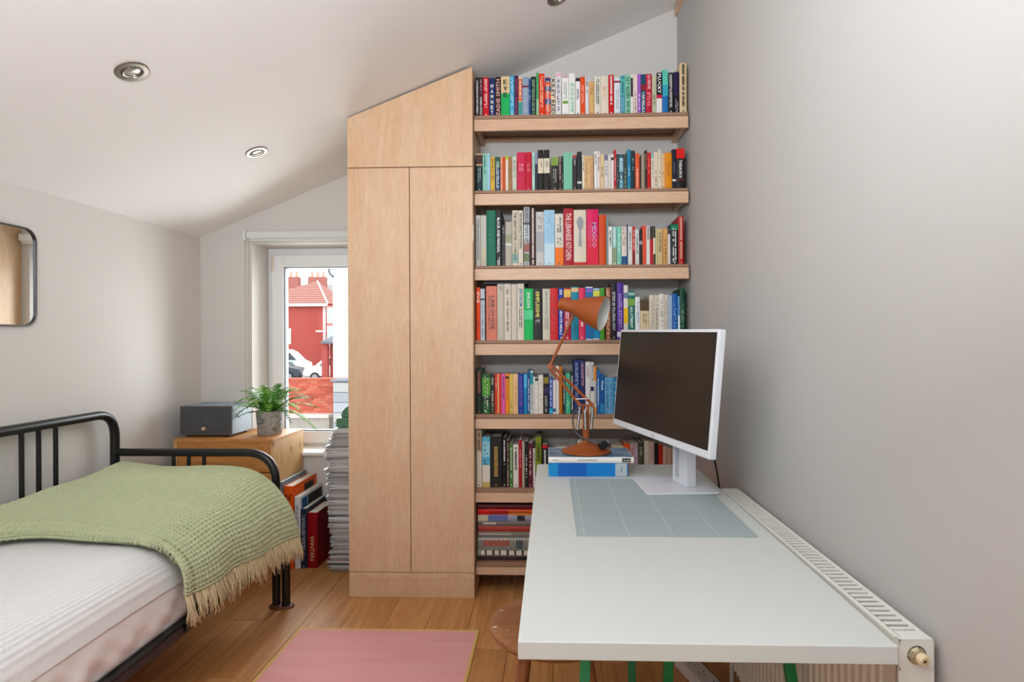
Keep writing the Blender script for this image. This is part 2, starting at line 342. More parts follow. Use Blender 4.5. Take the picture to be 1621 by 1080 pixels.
# ================================================================== wardrobe
wd = thing('wardrobe', 'tall birch plywood built-in wardrobe with two plain doors under the sloping ceiling', 'wardrobe', (-0.70, YF, 0))
wx0, wx1 = -1.017, -0.386
def topz(x): return 2.4115 + (2.658 - 2.4115) * (x - wx0) / (wx1 - wx0) - 0.008
fn = lambda a, b, d: Vector((a, d, b))
MB().prism([(wx0, 2.1545), (wx1, 2.1545), (wx1, topz(wx1)), (wx0, topz(wx0))], fn, YF, YF + .018).build('top_panel', M_PLY, wd, bevel=.0012, bseg=1)
xm = -0.704
for a, b in ((wx0, xm - .0018), (xm + .0018, wx1)):
    MB().box(a, b, YF, YF + .018, .1265, 2.1505).build('door', M_PLY, wd, bevel=.0012, bseg=1)
MB().box(wx0, wx1, YF, YF + .018, 0, .1235).build('plinth', M_PLYT, wd, bevel=.0012, bseg=1)
def side(x0, x1, y1):
    MB().prism([(YF + .0185, 0), (y1, 0), (y1, topz(x0)), (YF + .0185, topz(x0))], lambda a, b, d: Vector((d, a, b)), x0, x1).build('side_panel', M_PLY, wd)
side(wx0, wx0 + .018, YW - .001); side(wx1 - .018, wx1, YS - .001)
MB().box(wx0 + .018, wx1 - .018, YF + .06, YF + .075, .02, 2.1).build('inner_panel', plain('3B2E24', .8), wd)

a_, b_ = at(750, 355, Y=YF), at(750, 381, Y=YF)
MB().box(wx1 + .0002, wx1 + .0022, YF + .002, YF + .012, b_.z, a_.z).build('edge_strip', M_WHITE, wd)  # narrow white strip on the right edge of the wardrobe

# ================================================================== shelves
SX0, SX1, SY = wx1 + .0035, 0.690, 3.026
SHZ = [(2.423, 2.402, 2.344), (2.043, 2.026, 1.969), (1.662, 1.646, 1.589), (1.285, 1.266, 1.210), (0.910, 0.888, 0.837), (0.536, 0.514, 0.465), (0.164, 0.137, 0.099)]
SHN = ['top shelf', 'second shelf down', 'third shelf down', 'shelf behind the lamp shade', 'shelf behind the lamp arm', 'desk-level shelf', 'lowest shelf']
SHL = ['topmost birch plywood shelf, close under the sloping ceiling', 'second birch plywood shelf from the top', 'third birch plywood shelf from the top', 'birch plywood shelf directly behind the orange lamp shade', 'birch plywood shelf behind the folded orange lamp arm', 'birch plywood shelf just above the white desktop height', 'lowest birch plywood shelf, just above the floor']
for (z0, z1, z2), lb in zip(SHZ, SHL):
    sh = thing('bookshelf', lb, 'shelf', ((SX0 + SX1) / 2, SY + .15, z1), 'plywood bookshelves')
    MB().box(SX0, SX1, SY + .001, YS - .002, z1 + .003, z0).build('shelf_board', M_EDGE, sh, bevel=.0008, bseg=1)
    MB().box(SX0 - .001, SX1 + .001, SY - .003, SY + .015, z2, z1).build('front_lip', M_PLYH, sh, bevel=.001, bseg=1)
    MB().box(SX1 - .022, SX1 + .006, SY + .03, YS - .002, z1 - .04, z1 + .001).build('batten', M_PLYH, sh)
    MB().box(SX0, SX0 + .02, SY + .03, YS - .002, z1 - .04, z1 + .001).build('batten', M_PLYH, sh)
    MB().box(SX0 + .02, SX1 - .022, YS - .022, YS - .002, z1 - .02, z1 + .001).build('batten', M_PLYH, sh)

# ================================================================== books
rng = random.Random(11)
import colorsys
def cover_mat(h):
    r, g, b = (int(h[i:i + 2], 16) / 255 for i in (0, 2, 4)); hh, s, v = colorsys.rgb_to_hsv(r, g, b)
    r, g, b = colorsys.hsv_to_rgb(hh, min(1, s * 1.18), v * (0.94 if v < .35 else 1.0))
    return plain('%02X%02X%02X' % (round(r * 255), round(g * 255), round(b * 255)), 0.5, var=0.05, nscale=18, spec=0.3)
def marks(mb, x0, x1, z0, z1, y, rows=1, fill=.6):
    """rows of small printed blocks running down a spine (lettering too fine to read)"""
    wx = (x1 - x0) / rows
    for r in range(rows):
        a = x0 + wx * (r + .2); b = x0 + wx * (r + .8); z = z1
        while z > z0 + .003:
            l = rng.uniform(.0022, .0055)
            if rng.random() < fill: mb.box(a, b, y - .0003, y, max(z - l, z0), z)
            z -= l + rng.uniform(.0008, .0022)
def make_book(x0, x1, zb, zt, hexc, label, group, yf=3.046, depth=None, o=None, name='book', lay=None):
    o = o or {}
    h = zt - zb; t = x1 - x0
    depth = depth or (.128 if h < .215 else min(.25, h * .74))
    depth *= rng.uniform(.96, 1.03); yf = yf + o.get('dy', rng.uniform(0, .006))
    hard = t > .024 or h > .24 or o.get('hard')
    bt = .0022 if hard else .0006; ov = .003 if hard else 0
    b = thing(name, label, 'book', ((x0 + x1) / 2, yf + depth / 2, zb), group)
    # cover: rounded spine plus two boards, one continuous folded profile
    rd = min(t * .16, .004) if hard else min(t * .06, .0012)
    n = 4; prof = [(x0, depth)]
    for k in range(n + 1):
        u = k / n; prof.append((x0 + t * u, rd * (1 - math.sin(math.pi * (0.12 + 0.76 * u))) ))
    prof.append((x1, depth))
    inner = [(x1 - bt, depth), (x1 - bt, rd + bt + .0006), (x0 + bt, rd + bt + .0006), (x0 + bt, depth)]
    poly = prof + inner
    nn = len(poly); vs = [(a, yf + d, zb) for a, d in poly] + [(a, yf + d, zt) for a, d in poly]
    fs = [(i, (i + 1) % nn, nn + (i + 1) % nn, nn + i) for i in range(nn)]
    # caps as quads: left board, spine pieces, right board
    m = len(prof)
    def cap(off, rev):
        q = [(0, 1, nn - 2, nn - 1), (m - 2, m - 1, m, m + 1)] + [(1,) + tuple(range(2, m - 1)) + (m + 1, nn - 2)]
        return [tuple(off + i for i in (f[::-1] if rev else f)) for f in q]
    fs += cap(0, True) + cap(nn, False)
    cv = MB().add(vs, fs).build('cover', cover_mat(hexc), b)
    if t - 2 * bt > .0012:
        MB().box(x0 + bt, x1 - bt, yf + rd + bt + .0008, yf + depth - ov - .0004, zb + ov + .0002, zt - ov - .0008).build('page_block', M_CREAM, b)
    ys = yf + rd * (1 - math.sin(math.pi * .5)) - .0004
    for bi, (f0, f1, hc) in enumerate(o.get('b', ())):
        ins = .0002 + t * .12 * bi if ('edged' in label and len(o['b']) > 1) or bi and 'portrait' in o else .0002 + (t * .06 if 'edged' in label else 0)
        MB().box(x0 + ins, x1 - ins, ys - .0004 - .0002 * bi, ys + rd + .0006, zt - h * f1, zt - h * f0).build('spine_band', cover_mat(hc), b)
    for q, (s, hc, f0, f1, wfrac, style) in enumerate(o.get('t', ())):
        mb = MB(); zc = zt - h * (f0 + f1) / 2; ln = h * (f1 - f0); yy = ys - .0016; cx = (x0 + x1) / 2 + t * o.get('tx', (0, 0))[q] if 'tx' in o else (x0 + x1) / 2
        if style == 'd': letter(mb, s, (cx, yy, zc), (0, 0, -1), (1, 0, 0), ln, t * wfrac)
        elif style == 'u': letter(mb, s, (cx, yy, zc), (0, 0, 1), (-1, 0, 0), ln, t * wfrac)
        else:
            for k, c in enumerate(s):
                step = ln / len(s); letter(mb, c, (cx, yy, zt - h * f0 - step * (k + .5)), (1, 0, 0), (0, 0, 1), t * wfrac, step * .72)
        mb.build('spine_title', plain(hc, .5, var=0), b)
    if 'm' in o:
        mb = MB(); hc = o['m']; f0, f1 = o.get('mf', (.12, .8)); rows = o.get('rows', 2 if t > .022 else 1)
        marks(mb, x0 + t * .22, x1 - t * .22, zt - h * f1, zt - h * f0, ys - .0013, rows, o.get('fill', .8))
        if rng.random() < .7: mb.box(x0 + t * .4, x1 - t * .4, ys - .0016, ys - .0013, zb + .008, zb + .014)
        mb.build('spine_lettering', plain(hc, .5, var=0), b)['kind'] = 'stuff'
    return b
def row(shelf, ox, oy, s, items, start=0, zb=None, prev=None):
    """items: (left, right, top) read off the photograph, then colour, colour words, options"""
    zs = SHZ[shelf][0]; n = start; last = prev if prev is not None else -9
    for it in items:
        x0, x1, top, hexc, words = it[:5]; o = it[5] if len(it) > 5 else {}
        um = ox + (x0 + x1) / 2 / s
        zt = at(um, oy + top / s, Y=3.046).z
        a = at(ox + x0 / s, oy + top / s, Y=3.046).x; b = at(ox + x1 / s, oy + top / s, Y=3.046).x
        a = max(a, last + .0002, SX0 + .0006); last = b
        n += 1; h = zt - zs; t = b - a
        kind = o.get('k') or 'book'
        ad = 'slim ' if t < .012 else ('thick ' if t > .033 else '')
        make_book(a + .0003, b - .0003, zs, zt, hexc, f"{ad}{words} {kind}, {ORD[n]} from the left on the {SHN[shelf]}", 'books on the ' + SHN[shelf], o=o)
    return n, last
Wt = 'F2F0EA'; K = '16161A'
n, l = row(0, 740, 80, 7.717, [
 (95, 140, 325, '2B2A30', 'charcoal', {'t': [('CONVERSATIONS WITH FRIENDS', Wt, .08, .92, .5, 'd')]}),
 (140, 187, 325, '4A2D3A', 'dark plum', {'t': [('NORMAL PEOPLE', Wt, .5, .93, .5, 'd')], 'm': 'B58F9C', 'mf': (.06, .42)}),
 (187, 258, 325, 'CF1F36', 'bright red', {'m': 'F6D9D9', 'mf': (.05, .78), 'rows': 2}),
 (258, 337, 330, '262F5E', 'navy blue', {'t': [('HAMNET', Wt, .14, .96, .42, 's')]}),
 (340, 405, 318, '33241F', 'dark brown', {'t': [('ZADIE SMITH', 'D9A79C', .06, .98, .75, 'u')]}),
 (408, 515, 315, '2FAE66', 'cream and green', {'b': [(0, .42, 'E3C9A2')], 't': [('EvE', '2A3B2C', .06, .54, .45, 's')]}),
 (515, 570, 302, '3FA7CC', 'sky blue', {'m': 'D8EEF5', 'mf': (.05, .95)}),
 (570, 620, 300, '4B2147', 'deep plum', {'m': 'A0406A', 'mf': (.1, .95)}),
 (620, 665, 326, 'E9D9C2', 'cream', {'b': [(.03, .6, 'DE7A4A'), (.62, .97, '4E9C90')], 'm': 'F4E9DA', 'mf': (.06, .55)}),
 (665, 748, 320, '95A3B7', 'pale blue-grey', {'b': [(.22, .26, '7B2F3A')], 'm': 'B7C2D2', 'mf': (.3, .9)}),
 (748, 772, 340, '1F4C87', 'dark blue', {'m': '9FB6D4', 'mf': (.3, .6)}),
 (772, 838, 317, '143029', 'blackish green', {'m': '9DB9A0', 'mf': (.08, .95), 'rows': 2}),
 (838, 870, 265, '55A06B', 'leaf green', {'b': [(.6, 1, '9BC7A6')]}),
 (870, 940, 275, 'E2502B', 'orange-red', {'m': 'F7D8B8', 'mf': (.06, .8)}),
 (945, 1015, 325, 'E05A3A', 'orange and blue patterned', {'b': [(.02, .12, '33497C'), (.24, .36, '33497C'), (.56, .7, '33497C')], 'm': 'F3E2D4', 'mf': (.1, .9)}),
 (1017, 1073, 338, 'EAE0D0', 'cream', {'t': [('KILEY REID', '25201D', .02, .97, .8, 'd')], 'b': [(.42, .66, 'EFD0B6')]}),
 (1076, 1145, 265, 'DEDCE0', 'pale grey', {'t': [('ADULTS', '1D1D22', .13, .9, .42, 's')], 'b': [(.02, .08, 'E6B7C2')]}),
 (1152, 1236, 320, 'D9737E', 'white pink-edged', {'b': [(.02, .99, 'ECEAE8'), (.62, .69, '6E9A3C')], 'm': '9DB0A4', 'mf': (.15, .58), 'rows': 2}),
 (1238, 1315, 275, 'E9EAE4', 'white', {'m': '57B585', 'mf': (.24, .93), 'rows': 2}),
])
n, l = row(0, 910, 80, 7.717, [
 (8, 65, 330, 'E8E6E4', 'white dark-topped', {'b': [(0, .09, '3A2E35')], 'm': '55505A', 'mf': (.3, .6)}),
 (67, 123, 320, 'E2602A', 'vivid orange', {'m': 'F4B79A', 'mf': (.22, .7)}),
 (126, 170, 328, 'DEDEE2', 'light grey', {'m': '2A2A2E', 'mf': (.03, .4)}),
 (173, 236, 378, 'D9B37F', 'short tan', {'m': 'A9713A', 'mf': (.14, .4)}),
 (238, 316, 315, 'DEDACB', 'off-white', {'m': '55564E', 'mf': (.08, .75), 'rows': 2}),
 (318, 410, 308, 'E2D6C6', 'ivory', {'m': 'D79A6E', 'mf': (.25, .7), 'rows': 3, 'fill': .45}),
 (412, 478, 290, 'C4202E', 'crimson', {'m': 'F6E3E0', 'mf': (.03, .76), 'rows': 1, 'fill': .95}),
 (481, 556, 328, 'DDE2E6', 'icy white', {'b': [(.08, .13, '8E3B4C')], 'm': 'A9B2BA', 'mf': (.3, .85)}),
 (558, 612, 302, '6AA3B8', 'dusty blue', {'b': [(.05, .5, '5FB3B2')], 'm': '24465C', 'mf': (.04, .55)}),
 (614, 680, 290, '8ECBB2', 'mint green', {'t': [('LILY ALLEN', '1E3A33', .08, .6, .62, 'd')], 'm': '1E3A33', 'mf': (.66, .95)}),
 (682, 711, 290, 'E6E3DC', 'white black-wedged', {'b': [(.08, .55, '26211C')]}),
 (713, 766, 290, 'E4D0CC', 'pale blush', {'m': '8A6A70', 'mf': (.4, .9), 'fill': .5}),
 (768, 806, 280, 'A56BC0', 'lilac purple', {'m': 'E8D9F0', 'mf': (.5, .9)}),
 (808, 866, 285, '24506A', 'petrol blue', {'t': [('I AM MALALA', 'E9EEF0', .46, .96, .6, 'd')], 'b': [(.26, .4, '8E2A3A')]}),
 (868, 942, 280, 'C22A4A', 'raspberry', {'t': [('QUEENIE', 'F0C9D0', .03, .38, .55, 'd')], 'm': 'F0A9B4', 'mf': (.46, .8)}),
 (945, 996, 300, 'BFC1A6', 'sage beige', {'m': '6E7060', 'mf': (.5, .75)}),
 (998, 1066, 270, 'E9E4E2', 'black and white', {'b': [(0, .57, '151518'), (.54, .62, 'C7355A')], 't': [('PLUCKY', 'F4F2F0', .03, .5, .62, 'd')]}),
 (1069, 1138, 235, '2F79B4', 'turquoise to blue', {'b': [(0, .35, '6BC4B4'), (.35, .6, '46A6B6')]}),
 (1140, 1205, 265, '1D1D20', 'black', {'m': 'E4E2DE', 'mf': (.05, .85), 'fill': .9}),
 (1209, 1275, 258, '2B1E48', 'midnight purple', {'b': [(.55, 1, '1A1518')], 'm': 'B9B0C6', 'mf': (.66, .92)}),
 (1279, 1365, 150, 'D9C4A0', 'tall cream', {'m': '2B241C', 'mf': (.03, .88), 'rows': 1, 'fill': .95}),
], n, prev=l)
n, l = row(1, 740, 220, 9.0, [
 (120, 212, 205, '1D3236', 'dark teal', {'b': [(0, .32, 'C9A98C'), (.04, .28, '4A3026')], 'm': '8FA3A6', 'mf': (.36, .75)}),
 (215, 275, 205, '95C9B6', 'mint', {'m': '3F6E62', 'mf': (.05, .55)}),
 (276, 322, 205, 'A9CEDF', 'baby blue'),
 (327, 388, 256, 'DDB552', 'mustard yellow', {'m': '7A5F26', 'mf': (.05, .7)}),
 (390, 465, 254, '1B4766', 'dark blue', {'b': [(0, .3, '2F5A46')], 'm': 'E4E6E4', 'mf': (.14, .95)}),
 (468, 500, 256, 'E7A488', 'pale coral', {'m': 'B2603E', 'mf': (.2, .8)}),
 (501, 540, 254, 'C9602A', 'burnt orange'),
 (541, 578, 240, 'E9E0D2', 'white lime-topped', {'b': [(0, .1, 'B7C736')]}),
 (580, 634, 250, 'A58055', 'brown', {'m': '7A5A38', 'mf': (.3, .7)}),
 (637, 698, 255, 'CFCEC2', 'pale grey', {'m': '8A897E', 'mf': (.1, .6)}),
 (702, 824, 187, 'C9355A', 'rose pink', {'m': 'E79DB0', 'mf': (.3, .5)}),
 (827, 913, 187, 'BF2343', 'cherry red', {'m': 'E08A9C', 'mf': (.3, .5)}),
 (918, 958, 192, 'B9D9CB', 'pale mint', {'m': '6E9488', 'mf': (.1, .6)}),
 (961, 998, 192, '2E3242', 'slate', {'b': [(0, .3, '8F98AC')]}),
 (1001, 1083, 152, '1C1917', 'black cream-labelled', {'b': [(.21, .57, 'D9CDB6')], 'm': '5A5048', 'mf': (.28, .42), 'k': 'book, left of two alike'}),
 (1086, 1168, 152, '1C1917', 'black cream-labelled', {'b': [(.21, .57, 'DCD2BE')], 'm': '5A5048', 'mf': (.28, .42), 'k': 'book, right of two alike'}),
 (1192, 1293, 258, '262420', 'black green-pictured', {'b': [(0, .25, '7E9A4A')], 'm': '9C968A', 'mf': (.35, .75)}),
 (1300, 1338, 246, '3C2A24', 'dark brown', {'m': 'D0B9AC', 'mf': (.03, .7)}),
 (1341, 1364, 246, '1E2E28', 'blackish green', {'m': '8AA095', 'mf': (.5, .8)}),
 (1367, 1494, 192, '84BFA6', 'plain mint', {}),
 (1502, 1555, 232, '30282C', 'black red-topped', {'b': [(0, .06, 'B0253C')], 'm': 'C7B9BC', 'mf': (.08, .3)}),
])
n, l = row(1, 910, 220, 9.0, [
 (32, 98, 182, '222524', 'black white-labelled', {'b': [(.77, .83, 'C9C7C0')]}),
 (103, 137, 236, 'E6DEC9', 'cream', {'m': '2E2A24', 'mf': (.04, .45)}),
 (139, 175, 236, 'D9B585', 'tan', {'m': '94703F', 'mf': (.1, .8), 'fill': .4}),
 (177, 217, 236, 'DDBB8E', 'light tan', {'m': '8A6A40', 'mf': (.1, .6), 'fill': .4}),
 (219, 264, 240, 'D2AB80', 'sandy', {'m': '7A5C3A', 'mf': (.3, .8), 'fill': .4}),
 (274, 314, 172, 'E9E4DF', 'white', {'m': '6A4A4E', 'mf': (.05, .35)}),
 (316, 357, 172, 'E6DAD6', 'pinkish white', {'m': '7A5A5E', 'mf': (.05, .5)}),
 (360, 420, 216, 'D9C2A0', 'beige', {'m': '8F7858', 'mf': (.35, .65)}),
 (422, 471, 226, 'D9D4D2', 'white picture-topped', {'b': [(0, .16, '7D7A90')], 'm': '6A6870', 'mf': (.2, .6), 'fill': .5}),
 (473, 514, 217, 'D6CEC8', 'pale stone'),
 (516, 554, 212, 'E2DBD6', 'white', {'b': [(.1, .17, '26242A')]}),
 (557, 589, 152, 'BC2F3E', 'red', {'m': 'E8C9C6', 'mf': (.2, .8)}),
 (591, 629, 211, '39443F', 'grey-green', {'m': '7A857F', 'mf': (.1, .8), 'fill': .5}),
 (631, 689, 218, '2F5666', 'teal', {'b': [(.1, .5, '8FB6C6'), (.7, .95, '5C93A8')], 'm': 'DDE8EC', 'mf': (.06, .9), 'fill': .5}),
 (691, 744, 218, '3A4A40', 'dark olive', {'m': '8C9A86', 'mf': (.4, .95)}),
 (746, 796, 147, '2682A2', 'bright teal', {'m': '9FD0DE', 'mf': (.4, .7)}),
 (798, 859, 163, '1B2F36', 'blue-black', {'m': '9AA8AC', 'mf': (.2, .5)}),
 (861, 921, 200, 'DE6B45', 'coral orange', {'m': 'F3B79C', 'mf': (.42, .95), 'fill': .95}),
 (923, 944, 250, '4A2E22', 'chestnut brown'),
 (946, 994, 206, '9C8F80', 'taupe'),
 (996, 1029, 160, '33261F', 'brownish black', {'m': 'A89888', 'mf': (.1, .5)}),
 (1031, 1084, 190, 'C3241F', 'scarlet', {'m': 'E8806E', 'mf': (.08, .6)}),
 (1087, 1124, 212, 'E4DCCB', 'cream blue-topped', {'b': [(0, .12, '8FBEC0')], 'm': '7A8A80', 'mf': (.2, .7)}),
 (1126, 1184, 187, 'DFD0B9', 'light cream', {'m': '8A7860', 'mf': (.5, .9), 'fill': .5}),
 (1186, 1229, 152, 'E6DCCB', 'tall off-white', {'m': '8A6A58', 'mf': (.05, .8), 'fill': .4}),
 (1231, 1277, 212, 'DDBF94', 'pale tan', {'m': '8A6A40', 'mf': (.1, .8), 'fill': .4}),
 (1279, 1385, 190, 'DE9526', 'amber yellow', {'m': 'A9661A', 'mf': (.25, .65)}),
 (1389, 1444, 142, '1C1C2C', 'blue-black', {'b': [(.75, .8, 'D9D7D2')], 'm': '5C5C78', 'mf': (.3, .6)}),
 (1446, 1568, 133, '1B191A', 'black red-topped', {'b': [(0, .24, 'D8281C'), (.755, .765, 'C23A34')], 't': [('THESAURUS', 'F2EFEA', .28, .72, .34, 'd')]}),
], n, prev=l)
n, l = row(2, 740, 320, 8.306, [
 (107, 166, 172, 'C9C8C4', 'light grey', {'m': '55544F', 'mf': (.08, .9), 'fill': .9}),
 (169, 246, 173, 'C6C4BA', 'stone grey', {'m': 'E0CB8A', 'mf': (.64, .97)}),
 (249, 369, 107, '0C6B54', 'emerald green', {'m': '2F8A70', 'mf': (.35, .65), 'rows': 3, 'fill': .4}),
 (372, 440, 102, '2C2D30', 'charcoal', {'t': [('BLACK AXE MANGAL', 'F2F2F0', .14, .76, .55, 'd')], 'm': 'EDEDED', 'mf': (.84, .98)}),
 (443, 494, 285, '4A4B4C', 'dark grey', {'m': 'A5A5A5', 'mf': (.05, .2), 'dy': .03}),
 (497, 584, 258, 'B5B0A4', 'putty grey', {'b': [(.5, .53, 'E6E4DE'), (.3, .46, '9A9A80')]}),
 (587, 664, 108, 'D9CFBC', 'cream', {'t': [('THE GREAT DIXTER COOKBOOK', '33302A', .04, .9, .5, 'd')], 'b': [(.78, .95, '8FB0A8')]}),
 (667, 730, 110, 'DCD4C4', 'ivory', {'m': '1F1D1A', 'mf': (.05, .7), 'fill': .9}),
 (737, 815, 60, 'AEB0B4', 'grey photo-covered', {'b': [(.27, .3, '2E2C30'), (.3, .55, 'C6CCD2'), (.62, .76, '9A6A60'), (.79, .92, '6E7858')], 'm': '4E5056', 'mf': (.02, .6)}),
 (823, 895, 76, '36221E', 'dark brown', {'m': 'E8CFC4', 'mf': (.01, .99), 'rows': 1, 'fill': .97}),
 (897, 1003, 125, 'C9C6C2', 'pale grey', {'b': [(.37, .74, 'A9AAAC')], 'm': '7E7D80', 'mf': (.1, .34), 'fill': .4}),
 (1005, 1145, 102, 'A9CDE2', 'powder blue', {'b': [(.6, 1, 'C6DEE8')], 'm': '86AEC8', 'mf': (.05, .55), 'rows': 3, 'fill': .4}),
 (1149, 1259, 152, 'D9D3C8', 'white and orange', {'b': [(.65, 1, 'EE7C12')], 'm': '55504A', 'mf': (.05, .6), 'rows': 2, 'fill': .5}),
 (1262, 1394, 82, 'A8162E', 'crimson', {'t': [('THE LEBANESE KITCHEN', 'F0C6C4', .08, .9, .55, 'd')]}),
 (1397, 1560, 100, 'DBD1BF', 'cream spoon-pictured', {'b': [(.94, 1, 'C23A26')]}),
])
n, l = row(2, 910, 320, 8.306, [
 (153, 310, 92, 'D9216E', 'magenta pink', {'b': [(.5, 1, 'DC2A52')], 't': [('MEXICO', 'C79AC8', .24, .68, .38, 'd'), ('THE COOKBOOK', 'D65A86', .24, .68, .2, 'd')], 'tx': (.14, -.22)}),
 (317, 410, 165, 'CF5A22', 'rust orange', {}),
 (415, 438, 235, '7F9C9E', 'grey-teal'),
 (441, 491, 318, 'E4E6E0', 'white', {'t': [('ALI SMITH', '2A2C28', .1, .5, .55, 'd')]}),
 (495, 550, 318, '9CC6BE', 'pale aqua', {'b': [(.55, .95, '8C9A78')], 'm': 'E4F0EC', 'mf': (.05, .5)}),
 (553, 610, 320, '83C4B2', 'aqua green', {'m': 'CFEBE2', 'mf': (.2, .7)}),
 (613, 684, 320, 'DDD0C6', 'white blue-footed', {'b': [(.77, 1, '1F5C86')], 'm': '9A5A50', 'mf': (.04, .5), 'fill': .4}),
 (686, 697, 290, '2A4A7C', 'dark blue'),
 (700, 756, 320, 'DCDBD7', 'off-white', {'m': '6E6D70', 'mf': (.1, .6)}),
 (758, 791, 318, 'C2382C', 'red', {'b': [(.65, 1, '8A2A22')], 'm': 'EBC6BE', 'mf': (.1, .6)}),
 (793, 844, 366, 'D9D8D6', 'pale grey', {'m': '66656A', 'mf': (.1, .7)}),
 (846, 888, 360, '2E2628', 'black', {'b': [(.32, .42, '9A98A0')]}),
 (890, 937, 306, 'DE6646', 'coral'),
 (940, 985, 318, 'E2DEDA', 'white', {'m': '3C3A3C', 'mf': (.03, .35)}),
 (988, 1029, 316, 'C02A38', 'red black-topped', {'b': [(0, .33, '3A332E')]}),
 (1031, 1058, 316, 'E0D8C6', 'white dark-ended', {'b': [(0, .3, '3A332C'), (.72, 1, '3E3428')]}),
 (1060, 1083, 346, 'C9BE94', 'khaki cream'),
 (1086, 1157, 346, 'CFBB90', 'beige', {'m': '6E6248', 'mf': (.1, .65)}),
 (1160, 1218, 346, 'D3A66C', 'honey tan', {'m': '7A5430', 'mf': (.3, .9), 'fill': .4}),
 (1221, 1254, 335, 'DAD4D0', 'white dark-topped', {'b': [(0, .18, '3A3C44')]}),
 (1257, 1360, 285, '1A1B1B', 'black green-spotted', {'b': [(.02, .16, '15795A')], 'm': 'E9E8E4', 'mf': (.1, .95), 'rows': 2}),
 (1363, 1433, 182, 'B02A26', 'tall brick red', {'m': 'E8B79C', 'mf': (.02, .9), 'rows': 1, 'fill': .95}),
], n, prev=l)
n, l = row(3, 740, 435, 8.306, [
 (113, 165, 165, 'EE5A1C', 'orange', {'t': [('SPICE', 'FBEDE0', .08, .29, .7, 'd')], 'm': '8A3A1C', 'mf': (.64, .78)}),
 (168, 225, 185, 'C2CBD1', 'pale blue-grey', {'b': [(.19, .22, '2B2B30')], 'm': '8894A0', 'mf': (.3, .95), 'fill': .5}),
 (242, 384, 148, 'D98C78', 'salmon pink', {'t': [('LAROUSSE', '4A2F2C', .18, .8, .34, 'd'), ('GASTRONOMIQUE', '5A3A36', .18, .8, .17, 'd')], 'tx': (.12, -.22)}),
 (389, 476, 120, 'C6BFB0', 'stone', {'m': '8A857A', 'mf': (.05, .12), 'fill': .9}),
 (480, 571, 120, 'D9D0C4', 'off-white', {'t': [('PLENTY MORE', '5C2A2E', .44, .84, .3, 'd')], 'm': '9A8478', 'mf': (.06, .4), 'rows': 1}),
 (575, 648, 123, 'D2C9BC', 'plain ivory', {}),
 (652, 740, 118, 'DAD2C2', 'ivory blue-lettered', {'t': [('JERUSALEM', '2A6A9C', .08, .4, .62, 'd')], 'm': '4A4A46', 'mf': (.42, .8)}),
 (742, 861, 182, '14B862', 'bright green', {'t': [('SIMPLISSIME', 'D9F5E6', .07, .38, .36, 'd')], 'b': [(.42, .6, '62CE98')]}),
 (864, 977, 182, '2C2D2A', 'dark charcoal', {'t': [('SIMPLISSIME', 'E8DC6A', .05, .56, .45, 'd')], 'm': 'CFCFC6', 'mf': (.6, .68), 'rows': 3}),
 (986, 1085, 184, 'CFC9B8', 'cream', {'t': [('Jamie at home', '6E8AA4', .05, .52, .4, 'd')], 'm': '9A9484', 'mf': (.55, .8)}),
 (1088, 1189, 176, 'D2393E', 'strawberry red', {'m': '8A1A24', 'mf': (.18, .9), 'fill': .4}),
 (1193, 1262, 175, '25409A', 'royal blue', {'t': [('MINUTE MEALS', 'E9EAF4', .42, .9, .5, 'd')], 'm': 'F0F0F6', 'mf': (.03, .14)}),
 (1265, 1359, 172, 'B5294A', 'raspberry red', {'b': [(.03, .18, 'E4C06A')], 'm': 'F0D9DC', 'mf': (.3, .8)}),
 (1362, 1458, 158, '1E8AA0', 'teal', {'b': [(.02, .1, 'D9C49A')], 'm': '125C70', 'mf': (.5, .9), 'rows': 2}),
])
